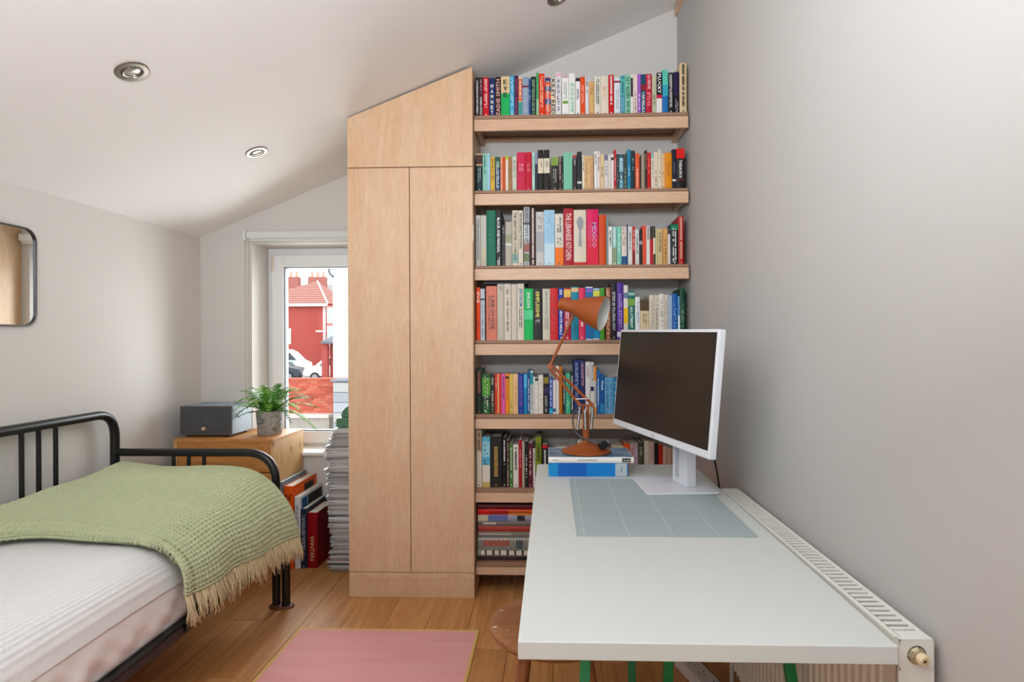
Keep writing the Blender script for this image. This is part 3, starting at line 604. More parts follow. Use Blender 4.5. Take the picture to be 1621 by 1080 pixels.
n, l = row(3, 910, 435, 8.306, [
 (50, 134, 172, 'D9486E', 'rose', {'m': 'F6DCE2', 'mf': (.6, .75), 'rows': 1}),
 (140, 236, 160, 'D9E2EA', 'blue white-edged', {'b': [(.02, .98, '2A7AB0'), (.03, .1, '8A6AC0')], 'm': '0F4A7C', 'mf': (.1, .3)}),
 (239, 327, 182, 'D6E2E8', 'light blue', {'b': [(.02, .97, '2A96C6'), (.04, .15, 'D2CC5A')]}),
 (331, 389, 175, '58A63C', 'grass green', {'m': '2E6A20', 'mf': (.05, .3)}),
 (406, 470, 166, '9A6546', 'cocoa brown', {'m': 'E8D2C0', 'mf': (.04, .9), 'fill': .5}),
 (476, 549, 117, '20202C', 'blue-black', {'m': 'CFCFD6', 'mf': (.15, .85)}),
 (552, 639, 102, '5C3A92', 'violet', {'m': 'B79AD6', 'mf': (.2, .85), 'b': [(.86, .95, 'D9D4DE')]}),
 (641, 699, 136, 'DCD6CC', 'white yellow-banded', {'b': [(.14, .24, '6A7A98'), (.42, .7, 'E8BC1E')]}),
 (702, 789, 215, '0F6B60', 'teal green', {'t': [('ALLOTMENT', 'E2ECE8', .32, .76, .45, 'd')], 'b': [(.03, .09, '9CC0B4'), (.16, .3, '7FA04A')]}),
 (792, 857, 292, 'DFE3E4', 'white', {'m': '9AA0A4', 'mf': (.1, .6)}),
 (861, 977, 325, 'D9C6A6', 'cream picture-topped', {'b': [(0, .28, '55452F')], 'm': '8A7654', 'mf': (.36, .6), 'rows': 3}),
 (979, 1047, 266, 'D9CFBE', 'cream', {'m': '9A8F7C', 'mf': (.1, .9), 'fill': .5}),
 (1049, 1107, 266, 'D6CBBA', 'oatmeal', {'m': '9A8F7C', 'mf': (.1, .9), 'fill': .5}),
 (1109, 1177, 250, 'E2DDD2', 'ivory', {'m': '8E8678', 'mf': (.1, .7), 'fill': .5}),
 (1179, 1221, 266, 'D9CFC0', 'pale cream', {'m': '9A8F7C', 'mf': (.1, .9), 'fill': .5}),
 (1223, 1281, 266, 'A9B8CC', 'pale blue'),
 (1283, 1351, 250, '1F66A6', 'cobalt blue', {'m': '8FB6DA', 'mf': (.2, .8), 'fill': .5}),
 (1353, 1381, 280, '6E9AC0', 'light blue', {'b': [(.45, .8, 'DCE6EE')]}),
 (1383, 1450, 180, '0F4A34', 'forest green', {'m': '8FB09A', 'mf': (.3, .9), 'fill': .5}),
], n, prev=l)
n, l = row(4, 740, 560, 8.308, [
 (102, 187, 197, '22302A', 'blackish green', {'m': 'B4604A', 'mf': (.05, .55), 'rows': 2}),
 (191, 299, 266, '2E5A34', 'leafy green', {'b': [(.1, .55, '5E9A42'), (.58, .72, '24322A')], 'm': 'CFE0C0', 'mf': (.05, .95), 'fill': .4}),
 (301, 357, 266, '362C26', 'dark brown', {'m': 'C6BFA8', 'mf': (.06, .9)}),
 (360, 391, 266, 'DE4E26', 'orange-red', {'m': 'F6D2C0', 'mf': (.1, .4)}),
 (393, 412, 266, 'F0C09A', 'pale orange'),
 (414, 442, 266, 'DC4A2A', 'vermilion'),
 (444, 496, 266, 'DE6EAE', 'bubblegum pink', {'m': '7A2A6A', 'mf': (.06, .62)}),
 (498, 546, 266, 'F0962A', 'orange', {'b': [(.06, .12, '3A2A1C')], 'm': 'B2641A', 'mf': (.16, .7)}),
 (548, 596, 266, 'D9BE6A', 'straw yellow', {'m': '8A7434', 'mf': (.65, .85)}),
 (598, 664, 266, 'E8C49A', 'peach', {'m': 'B98A60', 'mf': (.15, .8), 'fill': .5}),
 (666, 737, 266, '2A4E9A', 'royal blue', {'m': '8A5AB0', 'mf': (.06, .8)}),
 (739, 784, 266, '2A86B8', 'azure', {'b': [(.02, .35, '5FB2D6')]}),
 (786, 821, 216, '1A5688', 'deep blue', {'m': 'DCE8F0', 'mf': (.2, .95)}),
 (823, 864, 226, 'C9CCC8', 'grey teal-topped', {'b': [(.04, .32, '2F90A2')], 'm': '77797A', 'mf': (.35, .9)}),
 (866, 887, 302, 'D9D6D2', 'pale grey'),
 (889, 930, 312, 'EAE8E4', 'white', {'b': [(.02, .1, '3A3630')], 'm': 'C6BFA0', 'mf': (.15, .95)}),
 (932, 994, 281, 'E2DBD0', 'off-white', {'m': 'C9A9A0', 'mf': (.1, .9), 'fill': .4}),
 (997, 1068, 268, '1E1C1E', 'black yellow-lettered', {'b': [(.08, .24, '8A7C2A'), (.34, .48, '3A2E5A')], 'm': 'B4B2AC', 'mf': (.55, .95), 'rows': 2}),
])
n, l = row(4, 860, 560, 8.308, [
 (76, 123, 318, '2450A0', 'bright blue', {'b': [(.84, 1, '2AA6C6')], 'm': 'DDE6F2', 'mf': (.05, .8)}),
 (126, 164, 350, 'E4D9DC', 'blush white', {'b': [(.84, .94, '3A6AA0')]}),
 (166, 205, 165, 'E2DED6', 'white'),
 (207, 250, 165, 'B9782A', 'ochre', {}),
 (256, 290, 250, '1F2A26', 'blackish green', {'m': 'D0D8D2', 'mf': (.1, .8)}),
 (292, 357, 256, '4CB08A', 'sea green', {'b': [(.3, .6, '3A9C80')], 'm': 'BFE4D4', 'mf': (.05, .9), 'fill': .5}),
 (359, 399, 236, '1B1C22', 'black', {'m': 'EDEDED', 'mf': (.1, .9), 'fill': .95}),
 (402, 479, 86, '27396E', 'navy', {'m': '9AA8CC', 'mf': (.05, .7), 'rows': 2}),
 (481, 551, 86, '29305E', 'indigo', {'m': 'C29AA6', 'mf': (.05, .5), 'rows': 2}),
 (554, 619, 108, 'DDDCDA', 'white', {'m': 'B98A70', 'mf': (.08, .3)}),
 (622, 664, 112, 'DAD9D6', 'white navy-banded', {'b': [(.47, .56, '2A2A5A')], 'm': '6E5A60', 'mf': (.05, .44)}),
 (666, 697, 166, 'E2E0DC', 'orange-white', {'b': [(0, .31, 'DE8F1E'), (.86, 1, 'DE8F1E')], 'm': '2C2C2C', 'mf': (.34, .8)}),
 (701, 744, 216, '2A6AA2', 'blue', {'m': 'CFE0EE', 'mf': (.2, .8)}),
 (746, 804, 266, '1F5E96', 'ocean blue', {'t': [('Nepal', 'E4EEF6', .18, .4, .6, 'd')], 'b': [(.75, .98, '3A8AB6')]}),
 (808, 861, 313, '6FA8CC', 'pale blue', {'m': '2E5E86', 'mf': (.05, .9)}),
 (863, 917, 313, '78AFD0', 'powder blue', {'m': '2E5E86', 'mf': (.05, .9)}),
 (919, 985, 322, '23789C', 'petrol blue', {'m': '9CCADC', 'mf': (.1, .7)}),
], n, prev=l)
n, l = row(5, 740, 670, 8.308, [
 (101, 185, 86, 'DAD2C2', 'cream taupe-topped', {'b': [(0, .38, 'B39C84')], 'm': '2C241C', 'mf': (.05, .34), 'rows': 1}),
 (191, 295, 182, '6AB4CE', 'blue palm-pictured', {'b': [(.1, .4, '9CCFDE'), (.56, .9, 'DCD6CA'), (.9, 1, 'C9B06A')], 'm': '3E5A44', 'mf': (.15, .56), 'fill': .35}),
 (299, 449, 176, '1E1F1C', 'black gold-lettered', {'m': 'A8873E', 'mf': (.2, .8), 'rows': 1, 'fill': .95}),
 (456, 510, 196, '17171A', 'black', {'m': 'E2E0DC', 'mf': (.05, .55)}),
 (513, 550, 226, '4C3A38', 'mauve-brown', {'m': 'C9B4A8', 'mf': (.05, .95), 'fill': .6}),
 (553, 594, 266, '4A7A3C', 'moss green', {'m': 'D9E4CC', 'mf': (.1, .8)}),
 (598, 670, 286, 'E0DAD2', 'white', {'m': '4A4642', 'mf': (.06, .6), 'rows': 1}),
 (672, 714, 226, 'A8172A', 'dark red', {'m': 'D88A8C', 'mf': (.2, .6)}),
 (716, 750, 242, 'B2A494', 'greige'),
 (753, 795, 242, '19191A', 'black', {'m': 'D0CEC8', 'mf': (.3, .8)}),
 (798, 855, 266, '5A1C2A', 'maroon', {'m': 'D9B4B4', 'mf': (.1, .75)}),
 (861, 891, 232, 'DCD8D0', 'white black-topped', {'b': [(0, .16, '1C1C1C')], 'm': '2A2A2A', 'mf': (.2, .5)}),
 (894, 970, 182, '7E8A22', 'olive green', {'t': [('CABIN', '20240F', .1, .47, .62, 'd')]}),
 (982, 1055, 290, '1C1A1C', 'black red-topped', {'b': [(0, .08, 'C22A38')], 'm': 'D9D6D2', 'mf': (.12, .5), 'rows': 1}),
])
n, l = row(5, 850, 660, 7.048, [
 (210, 262, 335, 'C9C4BC', 'low grey-white', {}),
 (265, 345, 338, 'DAD6D0', 'low white', {}),
 (450, 505, 262, 'B9B2A8', 'pale grey', {}),
 (508, 700, 320, '4A5A72', 'broad slate-blue', {}),
 (830, 965, 322, 'A98A72', 'broad brown', {'b': [(0, .1, 'C9B49A')]}),
 (968, 1035, 300, 'D9622A', 'bright orange', {}),
 (1040, 1084, 298, 'C9A9A2', 'pink patterned', {'m': '8A5A5E', 'mf': (.1, .9), 'rows': 2}),
 (1086, 1129, 300, 'AC94A0', 'dusty mauve', {'m': 'D2C0C8', 'mf': (.1, .9)}),
 (1131, 1190, 290, '4A4E3C', 'dark olive', {'m': 'A5A58C', 'mf': (.1, .3)}),
 (1196, 1248, 272, 'D2C6B8', 'cream'),
 (1250, 1309, 282, 'CDB6AC', 'dusty pink', {'m': '9A7A70', 'mf': (.1, .9), 'fill': .4}),
 (1311, 1354, 292, '1E1A1A', 'black'),
 (1356, 1404, 312, 'BE3A2A', 'red', {}),
 (1406, 1449, 330, 'D0B0A0', 'pale pink'),
 (1451, 1499, 345, 'C4A690', 'fawn'),
 (1501, 1545, 362, 'BCA28A', 'beige'),
], n, prev=l)
# spoon printed on the cream cookbook: flat grey print
spc = at(908 + 10, 0, Y=3.04).x
spx = at(918.3, 380, Y=3.046).x; sz_ = SHZ[2][0]
mb = MB(); zc = at(918, 353, Y=3.046).z
ell = [(spx + .0165 * math.cos(a) * (1 if math.sin(a) > 0 else .9), zc + .032 * math.sin(a)) for a in [2 * math.pi * k / 24 for k in range(24)]]
mb.prism(ell, lambda a, b, d: Vector((a, d, b)), 3.0432, 3.0436)
mb.prism([(spx - .0035, zc - .03), (spx + .0035, zc - .03), (spx + .0075, zc - .118), (spx - .0075, zc - .118)], lambda a, b, d: Vector((a, d, b)), 3.0432, 3.0436)
spoon_book = [o for o in bpy.data.objects if 'spoon-pictured' in str(o.get('label', ''))][0]
mb.build('spoon_print', plain('8A8E94', .35, var=.25, nscale=60), spoon_book)
# dark book lying flat across the tops of the cookbooks
b = thing('book', 'black book lying flat across the tops of the cookbooks behind lamp', 'book', (-0.28, 3.13, 1.566))
zt = max(at(740 + 388 / 8.306, 435 + 120 / 8.306, Y=3.046).z, at(740 + 660 / 8.306, 435 + 118 / 8.306, Y=3.046).z) + .001
fx0, fx1 = at(766, 450, Y=3.06).x, at(834, 450, Y=3.06).x
b.location.z = zt
mb = MB(); mb.box(fx0, fx1, 3.07, 3.29, zt, zt + .0022); mb.box(fx0, fx1, 3.07, 3.29, zt + .0098, zt + .012); mb.box(fx0, fx1, 3.07, 3.0725, zt + .0022, zt + .0098)
mb.build('cover', cover_mat('2E3338'), b); MB().box(fx0 + .003, fx1 - .003, 3.073, 3.287, zt + .0022, zt + .0098).build('page_block', M_CREAM, b)

# stack of large books lying on the lowest shelf
def flat_book(name, x0, x1, y0, y1, z0, z1, hexc, label, group, bands=(), mk=None, text=None, cat='book'):
    b = thing(name, label, cat, ((x0 + x1) / 2, (y0 + y1) / 2, z0), group)
    bt = .0024; r = min(.003, (z1 - z0) * .1)
    prof = [(y1, z0), (y0 + r, z0), (y0, z0 + (z1 - z0) * .25), (y0 - r * .3, (z0 + z1) / 2), (y0, z1 - (z1 - z0) * .25), (y0 + r, z1), (y1, z1), (y1, z1 - bt), (y0 + r + bt, z1 - bt), (y0 + r + bt, z0 + bt), (y1, z0 + bt)]
    vs = [(x0, a, c) for a, c in prof] + [(x1, a, c) for a, c in prof]; n = len(prof)
    fs = [(i, (i + 1) % n, n + (i + 1) % n, n + i) for i in range(n)]
    for off in (0, n): fs += [tuple(off + i for i in f) for f in ((0, 1, 9, 10), (1, 2, 3, 4, 5, 8, 9), (5, 6, 7, 8))]
    MB().add(vs, fs).build('cover', cover_mat(hexc), b)
    MB().box(x0 + .003, x1 - .003, y0 + r + bt + .0004, y1 - .003, z0 + bt, z1 - bt).build('page_block', M_CREAM, b)
    yy = y0 - r * .3 - .0003; h = z1 - z0
    for f0, f1, g0, g1, hc in bands:
        MB().box(x0 + (x1 - x0) * f0, x0 + (x1 - x0) * f1, yy - .0004, yy + r * .6, z0 + h * g0, z0 + h * g1).build('spine_band', cover_mat(hc), b)
    if mk:
        hc, f0, f1, g0, g1, lo, hi = mk; mb = MB(); x = x0 + (x1 - x0) * f0
        while x < x0 + (x1 - x0) * f1:
            l = rng.uniform(lo, hi); mb.box(x, x + l, yy - .0008, yy - .0004, z0 + h * g0, z0 + h * g1); x += l * 1.45
        mb.build('spine_lettering', plain(hc, .5, var=0), b)['kind'] = 'stuff'
    if text:
        s, hc, c, ln, ht = text; mb = MB(); letter(mb, s, (x0 + (x1 - x0) * c, yy - .0009, z0 + h / 2), (1, 0, 0), (0, 0, 1), ln, ht); mb.build('spine_title', plain(hc, .5, var=0), b)
    return b
zs = SHZ[6][0]; y7 = [690, 635, 568, 445, 390, 330, 283, 220, 165, 118]
sp = [('1E1B1E', 'black book with faint maroon lettering at the bottom of the shelf stack', (), ('5A2A3C', .05, .6, .3, .7, .004, .008)),
      ('A9A394', 'cream book with huge pale letters on dark, second from bottom of the stack', ((.04, .96, .15, .95, '4A4238'),), ('DCD8CC', .05, .95, .2, .9, .02, .03)),
      ('8C8C84', 'thick grey patterned book with dusty pink spine label in the low stack', ((.1, .58, .3, .75, 'A66A60'), (.7, .82, .1, .9, '4E585E')), ('CFCBC0', .02, .98, .78, .96, .006, .014)),
      ('837A74', 'grey book with pale small lettering above the patterned one', (), ('CFC9C0', .02, .6, .4, .65, .003, .006)),
      ('A84E44', 'dusty red book midway up the horizontal stack', (), None),
      ('7A6E6A', 'taupe book with white title, just above the dusty red one', (), ('DAD4CE', .1, .32, .35, .75, .003, .006)),
      ('9CA0AE', 'pale blue patterned book in the horizontal stack', ((0, .18, 0, 1, 'C6BFA0'), (.2, .55, .05, .95, '6E78A4'), (.72, .86, .1, .9, '33302E')), None),
      ('D8201C', 'red and orange book near the top of the horizontal stack', ((.5, 1, 0, .82, 'F08A14'),), ('6A1414', .2, .88, .3, .7, .003, .006)),
      ('5A1820', 'dark maroon book topmost of the horizontal stack', (), None)]
for i, (hc, lb, bands, mk) in enumerate(sp):
    z0 = max(zs, at(790, 780 + y7[i] / 6.354, Y=3.06).z) if i else zs; z1 = at(790, 780 + y7[i + 1] / 6.354, Y=3.06).z
    if i == 0: pass
    else: z0 = pz
    pz = z1 
    flat_book('book', SX0 + .004 + rng.uniform(0, .004), SX0 + .30 + rng.uniform(-.02, .02), 3.05 + rng.uniform(0, .006), 3.27 + rng.uniform(-.01, .02), z0 + .0002, z1 - .0002, hc, lb, 'books lying on the lowest shelf', bands, mk)
# ================================================================== day bed
import numpy as np
bed = thing('day_bed', 'black tubular metal day bed with low spindled arms along the left wall', 'bed', (-1.73, 1.85, 0))
BXB, BXF, YA, YN = -2.135, -1.335, 2.865, 0.82
RT = .021
mb = MB(); mb.tube(rpath([(BXB, YA, 0), (BXB, YA, .938), (BXB, YN, .938), (BXB, YN, 0)], .12, 10), RT, 14); mb.build('back_rail', M_BLACK, bed, smooth=True)
for y in (2.514, 2.428, 2.347, 1.34, 1.255, 1.17): MB().tube([(BXB, y, .30), (BXB, y, .93)], .0095, 10).build('spindle', M_BLACK, bed, smooth=True)
MB().tube([(BXB, YN, .30), (BXB, YA, .30)], .015, 10).build('lower_rail', M_BLACK, bed, smooth=True)
for yy in (YA, YN):
    MB().tube(rpath([(BXB, yy, .745), (BXF, yy, .745), (BXF, yy, .012)], .15, 12), .0195, 14).build('arm_rail', M_BLACK, bed, smooth=True)
    for x in (-1.841, -1.766, -1.69): MB().tube([(x, yy, .30), (x, yy, .74)], .009, 10).build('spindle', M_BLACK, bed, smooth=True)
    MB().tube([(BXB, yy, .30), (BXF, yy, .30)], .015, 10).build('lower_rail', M_BLACK, bed, smooth=True)
    MB().tube([(BXF + .052, yy - .01, .012), (BXF + .052, yy - .01, .30), ], .0195, 14).build('leg', M_BLACK, bed, smooth=True)
mb = MB(); mb.box(BXF + .012, BXF + .052, YN + .03, YA - .01, .262, .302); mb.build('side_rail', M_BLACK, bed, bevel=.008, bseg=3)
MB().box(BXF - .03, BXF + .008, YN + .03, YA - .03, .225, .262).build('trundle_rail', M_BLACK, bed, bevel=.006)
MB().tube(rpath([(BXF + .05, 2.06, .27), (BXF + .065, 2.06, .318), (BXF + .06, 2.22, .325), (BXF + .05, 2.24, .28)], .035, 6), .008, 10).build('mattress_stop', M_BLACK, bed, smooth=True)
for k in range(14):
    y = YN + .12 + k * .14; MB().box(BXB + .02, BXF + .01, y, y + .06, .285, .297).build('slat', plain('C9A47A', .6), bed)
# protective pads under the double leg
for q, (x, y, lb) in enumerate(((BXF + .027, YA - .004, 'brown oval pad under the double black bed legs'),)):
    pd = MB().lathe([(0, 0), (.058, 0), (.062, .004), (.056, .010), (.05, .012), (0, .012)], 28, Matrix.Translation((x, y, 0.0002)) @ Matrix.Diagonal((1.0, .66, 1, 1))).build('floor_pad', plain('6E3F28', .45), None, smooth=True)
    tag(pd, lb, 'pad')
# mattress
mt = thing('mattress', 'thick mattress with ribbed white cover and crumpled pinkish side sheet', 'mattress', (-1.7, 1.85, .303))
m_, nt, p = newmat('ribbed_cotton'); p.inputs['Roughness'].default_value = .9; p.inputs['Base Color'].default_value = lin('EEEDEC')
w = N(nt, 'ShaderNodeTexWave', bands_direction='X'); w.inputs['Scale'].default_value = 26; w.inputs['Distortion'].default_value = .4; L(nt, coords(nt), w.inputs['Vector'])
w2_ = N(nt, 'ShaderNodeTexWave', bands_direction='Y'); w2_.inputs['Scale'].default_value = 55; L(nt, coords(nt), w2_.inputs['Vector'])
ad = N(nt, 'ShaderNodeMath', operation='MULTIPLY_ADD'); ad.inputs[1].default_value = .25; L(nt, w2_.outputs['Fac'], ad.inputs[0]); L(nt, w.outputs['Fac'], ad.inputs[2])
b_ = N(nt, 'ShaderNodeBump'); b_.inputs['Strength'].default_value = .45; b_.inputs['Distance'].default_value = .004; L(nt, ad.outputs[0], b_.inputs['Height']); L(nt, b_.outputs[0], p.inputs['Normal'])
M_RIB = m_
prof = [(-2.10, .46), (-2.108, .52), (-2.09, .555), (-2.04, .565)] + [(-2.0 + .05 * k, .566) for k in range(11)] + [(-1.46, .563), (-1.42, .555), (-1.385, .542), (-1.355, .522), (-1.332, .495), (-1.318, .465), (-1.312, .435), (-1.316, .428), (-1.325, .43)]
ny = 120; vs = []; fs = []; rr = random.Random(3)
for j in range(ny + 1):
    y = .87 + (2.825 - .87) * j / ny; e = 1 - min(1, min(j, ny - j) / 4); 
    for i, (x, z) in enumerate(prof):
        wv = .002 * math.sin(y * 9 + x * 4) * (z > .5) + .003 * math.sin(y * 7 + 1.3) * (i > len(prof) - 7)
        vs.append((x * (1 - .012 * e * (x > -1.5)) - (.02 * e if x > -1.4 else 0), y, z - .05 * e * e * (z > .5) + wv))
n_ = len(prof); 
for j in range(ny):
    for i in range(n_ - 1): fs.append((j * n_ + i, j * n_ + i + 1, (j + 1) * n_ + i + 1, (j + 1) * n_ + i))
fs += [tuple(range(n_)), tuple(ny * n_ + i for i in range(n_))]
MB().add(vs, fs).build('mattress_cover', M_RIB, mt, smooth=True)
# side sheet with creases
M_SHEET = plain('F6F1EE', .9, var=.02, nscale=14)
nz = 14; vs = []; fs = []; ny = 260
for j in range(ny + 1):
    y = .88 + (2.815 - .88) * j / ny
    for i in range(nz + 1):
        t = i / nz; z = .432 - t * .130
        cr = .009 * math.sin(y * 31 + t * 5 + 2.1 * math.sin(y * 3.3)) * t * (.4 + .6 * math.sin(y * 5.1) ** 2) + .0065 * math.sin(y * 67 - t * 9 + 3 * math.sin(y * 2)) * t
        vs.append((-1.319 + .008 * math.sin(math.pi * t) + cr * (1 - t ** 6), y, z))
for j in range(ny):
    for i in range(nz): a = j * (nz + 1) + i; fs.append((a, a + 1, a + nz + 2, a + nz + 1))
sh = MB().add(vs, fs).build('side_sheet', M_SHEET, mt, smooth='all'); md = sh.modifiers.new('thick', 'SOLIDIFY'); md.thickness = .002
MB().box(-2.10, -1.33, .89, 2.80, .303, .46).build('mattress_core', M_SHEET, mt, bevel=.02)

# ------------------------------------------------------------------ waffle throw
th = thing('throw_blanket', 'sage green waffle throw with beige fringe draped over the bed end', 'blanket', (-1.65, 2.45, .58))
colX = np.array([[-2.10, -1.88, -1.64, -1.46, -1.36, -1.292, -1.264, -1.257], [-2.095, -1.88, -1.64, -1.46, -1.36, -1.288, -1.258, -1.250], [-2.09, -1.88, -1.64, -1.46, -1.35, -1.28, -1.25, -1.24], [-2.07, -1.88, -1.64, -1.46, -1.34, -1.262, -1.228, -1.212]])
colZ = np.array([[.584, .583, .583, .581, .566, .512, .463, .418], [.640, .618, .606, .598, .574, .519, .466, .416], [.672, .665, .652, .632, .595, .525, .455, .393], [.692, .672, .690, .672, .615, .525, .44, .365]])
rowY = np.array([[1.95, 2.085, 2.07, 2.05, 2.04, 2.04, 2.032, 2.028], [2.01, 2.15, 2.13, 2.105, 2.085, 2.075, 2.065, 2.06], [2.50, 2.47, 2.45, 2.44, 2.44, 2.445, 2.45, 2.455], [2.822, 2.815, 2.81, 2.805, 2.80, 2.80, 2.805, 2.81]])
def cr1(P, t):   # catmull-rom over columns
    n = P.shape[0]; t = np.clip(t, 0, n - 1.0001); i = t.astype(int); f = (t - i)[:, None]
    g = lambda k: P[np.clip(k, 0, n - 1)]
    a, b, c, d = g(i - 1), g(i), g(i + 1), g(i + 2)
    return .5 * (2 * b + (c - a) * f + (2 * a - 5 * b + 4 * c - d) * f ** 2 + (3 * b - a - 3 * c + d) * f ** 3)
CP = np.stack([colX, rowY, colZ], -1)                    # 3 x 8 x 3
NCU, NCV, SP = 56, 38, 7; nu, nv = NCU * SP + 1, NCV * SP + 1
seg = np.linalg.norm(np.diff(CP[2], axis=0), axis=1); cum = np.concatenate([[0], np.cumsum(seg)])
tu = np.interp(np.linspace(0, cum[-1], nu), cum, np.arange(8))
R = np.stack([cr1(CP[k], tu) for k in range(4)])          # 4 x nu x 3
tv = np.interp(np.linspace(0, 1, nv), [0, .09, .53, 1], [0, 1, 2, 3])
G = cr1(R.reshape(4, -1), tv).reshape(nv, nu, 3)
uu = np.linspace(0, NCU, nu)[None, :]; vv_ = np.linspace(0, NCV, nv)[:, None]
G[..., 2] += .006 * np.sin(G[..., 0] * 11 + G[..., 1] * 6) * np.clip((G[..., 2] - .56) * 12, 0, 1) + .004 * np.sin(G[..., 1] * 17 - G[..., 0] * 5)
G[..., 0] += .006 * np.sin(G[..., 1] * 21) * np.clip((.56 - G[..., 2]) * 8, 0, 1)
du = np.gradient(G, axis=1); dv = np.gradient(G, axis=0); nr = np.cross(du, dv); nr /= np.linalg.norm(nr, axis=2)[..., None]
nr *= np.sign(nr[..., 2:3] * .3 + nr[..., 0:1]) 
hgt = (1 - (np.sin(np.pi * uu) ** 2 * np.sin(np.pi * vv_) ** 2) ** .55) * .0125
edge_keep = G.copy(); G = G + nr * hgt[..., None]
idx = np.arange(nu * nv).reshape(nv, nu)
fcs = np.stack([idx[:-1, :-1], idx[:-1, 1:], idx[1:, 1:], idx[1:, :-1]], -1).reshape(-1, 4)
me = bpy.data.meshes.new('waffle_cloth'); me.from_pydata(G.reshape(-1, 3).tolist(), [], fcs.tolist()); me.update()
M_THROW = plain('C6CCA6', .95, var=.06, nscale=40, spec=.2)
oc = obj('waffle_cloth', me, M_THROW, th, smooth='all'); md = oc.modifiers.new('thick', 'SOLIDIFY'); md.thickness = .007; md.offset = -1
fr = MB(); rf = random.Random(5)
E0 = edge_keep[:, -1, :]
for k in range(78):
    f = k / 77 * (nv - 1); p0 = Vector(E0[int(f)])
    lean = Vector((rf.uniform(.0, .022), rf.uniform(-.02, .02), 0)); ln = rf.uniform(.085, .125)
    for s_i in range(7):
        a = p0 + Vector((rf.uniform(-.003, .005), rf.uniform(-.006, .006), .004))
        tip = lean + Vector((rf.uniform(-.006, .016), rf.uniform(-.014, .014), 0)); l2 = ln * rf.uniform(.75, 1.08)
        pts = [a + tip * (t * t * 1.1) + Vector((.010 * math.sin(t * 3.1), .003 * math.sin(t * 9 + s_i), -l2 * t)) for t in (0, .25, .5, .75, 1)]
        fr.tube(pts, [.0026, .0024, .0021, .0018, .0011], 4)
fo = fr.build('fringe', plain('DDCBA2', .95, var=.12, nscale=90, spec=.2), th, smooth='all'); fo['kind'] = 'stuff'

# ================================================================== wooden cabinet beside the bed
cb = thing('drawer_cabinet', 'orange-toned solid wood drawer cabinet behind the bed end', 'cabinet', (-1.82, 3.47, 0))
CX0, CX1, CY0, CY1, CZ = -2.102, -1.537, 3.27, 3.67, .742
M_OAK = wood('knotty_oak', 'BE7434', 'DDA05A', (1.0, 9, 9), .5, 2.6, 1.8, knots=(3.0, (1, 1, 1.2), '7A4A22'))
M_OAKV = wood('knotty_oak_side', 'CF9A60', 'E3B980', (9, 9, 1.0), .5, 2.6, 1.8, knots=(4.0, (1.2, 1.2, 1), '9A6432'))
MB().box(CX0, CX1, CY0, CY1, CZ - .02, CZ).build('top_board', M_OAK, cb, bevel=.002)
MB().box(CX0, CX0 + .02, CY0, CY1, 0, CZ - .0202).build('side_board', M_OAKV, cb)
MB().box(CX1 - .02, CX1, CY0, CY1, 0, CZ - .0202).build('side_board', M_OAKV, cb, bevel=.0015)
MB().box(CX0 + .02, CX1 - .02, CY1 - .012, CY1, .02, CZ - .021).build('back_board', M_OAK, cb)
for z0, z1 in ((.558, .726), (.386, .552), (.214, .380), (.042, .208)):
    d = MB().box(CX0 + .023, CX1 - .023, CY0 + .003, CY0 + .022, z0, z1).build('drawer', M_OAK, cb, bevel=.0015)
# speaker
sk = thing('speaker', 'dark grey fabric-fronted box speaker with copper knob on the cabinet', 'speaker', (-1.94, 3.44, CZ))
sx0_, sx1_, sy0, sy1, sz0_, sz1_ = -2.098, -1.803, 3.325, 3.56, CZ + .012, CZ + .178
MB().box(sx0_, sx1_, sy0 + .006, sy1, sz0_, sz1_).build('cabinet', plain('7A848C', .55), sk, bevel=.006, bseg=3)
mg, nt, p = newmat('speaker_cloth'); p.inputs['Roughness'].default_value = .95
n1 = N(nt, 'ShaderNodeTexNoise'); n1.inputs['Scale'].default_value = 420; L(nt, coords(nt), n1.inputs['Vector'])
cr_ = N(nt, 'ShaderNodeValToRGB'); cr_.color_ramp.elements[0].color = lin('303031'); cr_.color_ramp.elements[1].color = lin('606060'); cr_.color_ramp.elements[0].position = .35; cr_.color_ramp.elements[1].position = .65
L(nt, n1.outputs['Fac'], cr_.inputs[0]); L(nt, cr_.outputs[0], p.inputs['Base Color'])
MB().box(sx0_ + .001, sx1_ - .001, sy0 - .004, sy0 + .0055, sz0_ + .008, sz1_ - .001).build('grille', mg, sk, bevel=.003)
kb = at(322.5, 679, Y=3.32)
MB().lathe([(0, 0), (.0105, 0), (.0105, .006), (.0085, .009), (0, .009)], 20, Matrix.Translation((kb.x, sy0 - .004, kb.z)) @ Matrix.Rotation(math.pi / 2, 4, 'X')).build('knob', plain('E2B698', .45, .2), sk, smooth=True)
for x in (sx0_ + .03, sx1_ - .03):
    for y in (sy0 + .03, sy1 - .03): MB().lathe([(0, 0), (.012, 0), (.012, .0125), (0, .0125)], 14, Matrix.Translation((x, y, CZ + .0002))).build('foot', M_BLACK, sk)
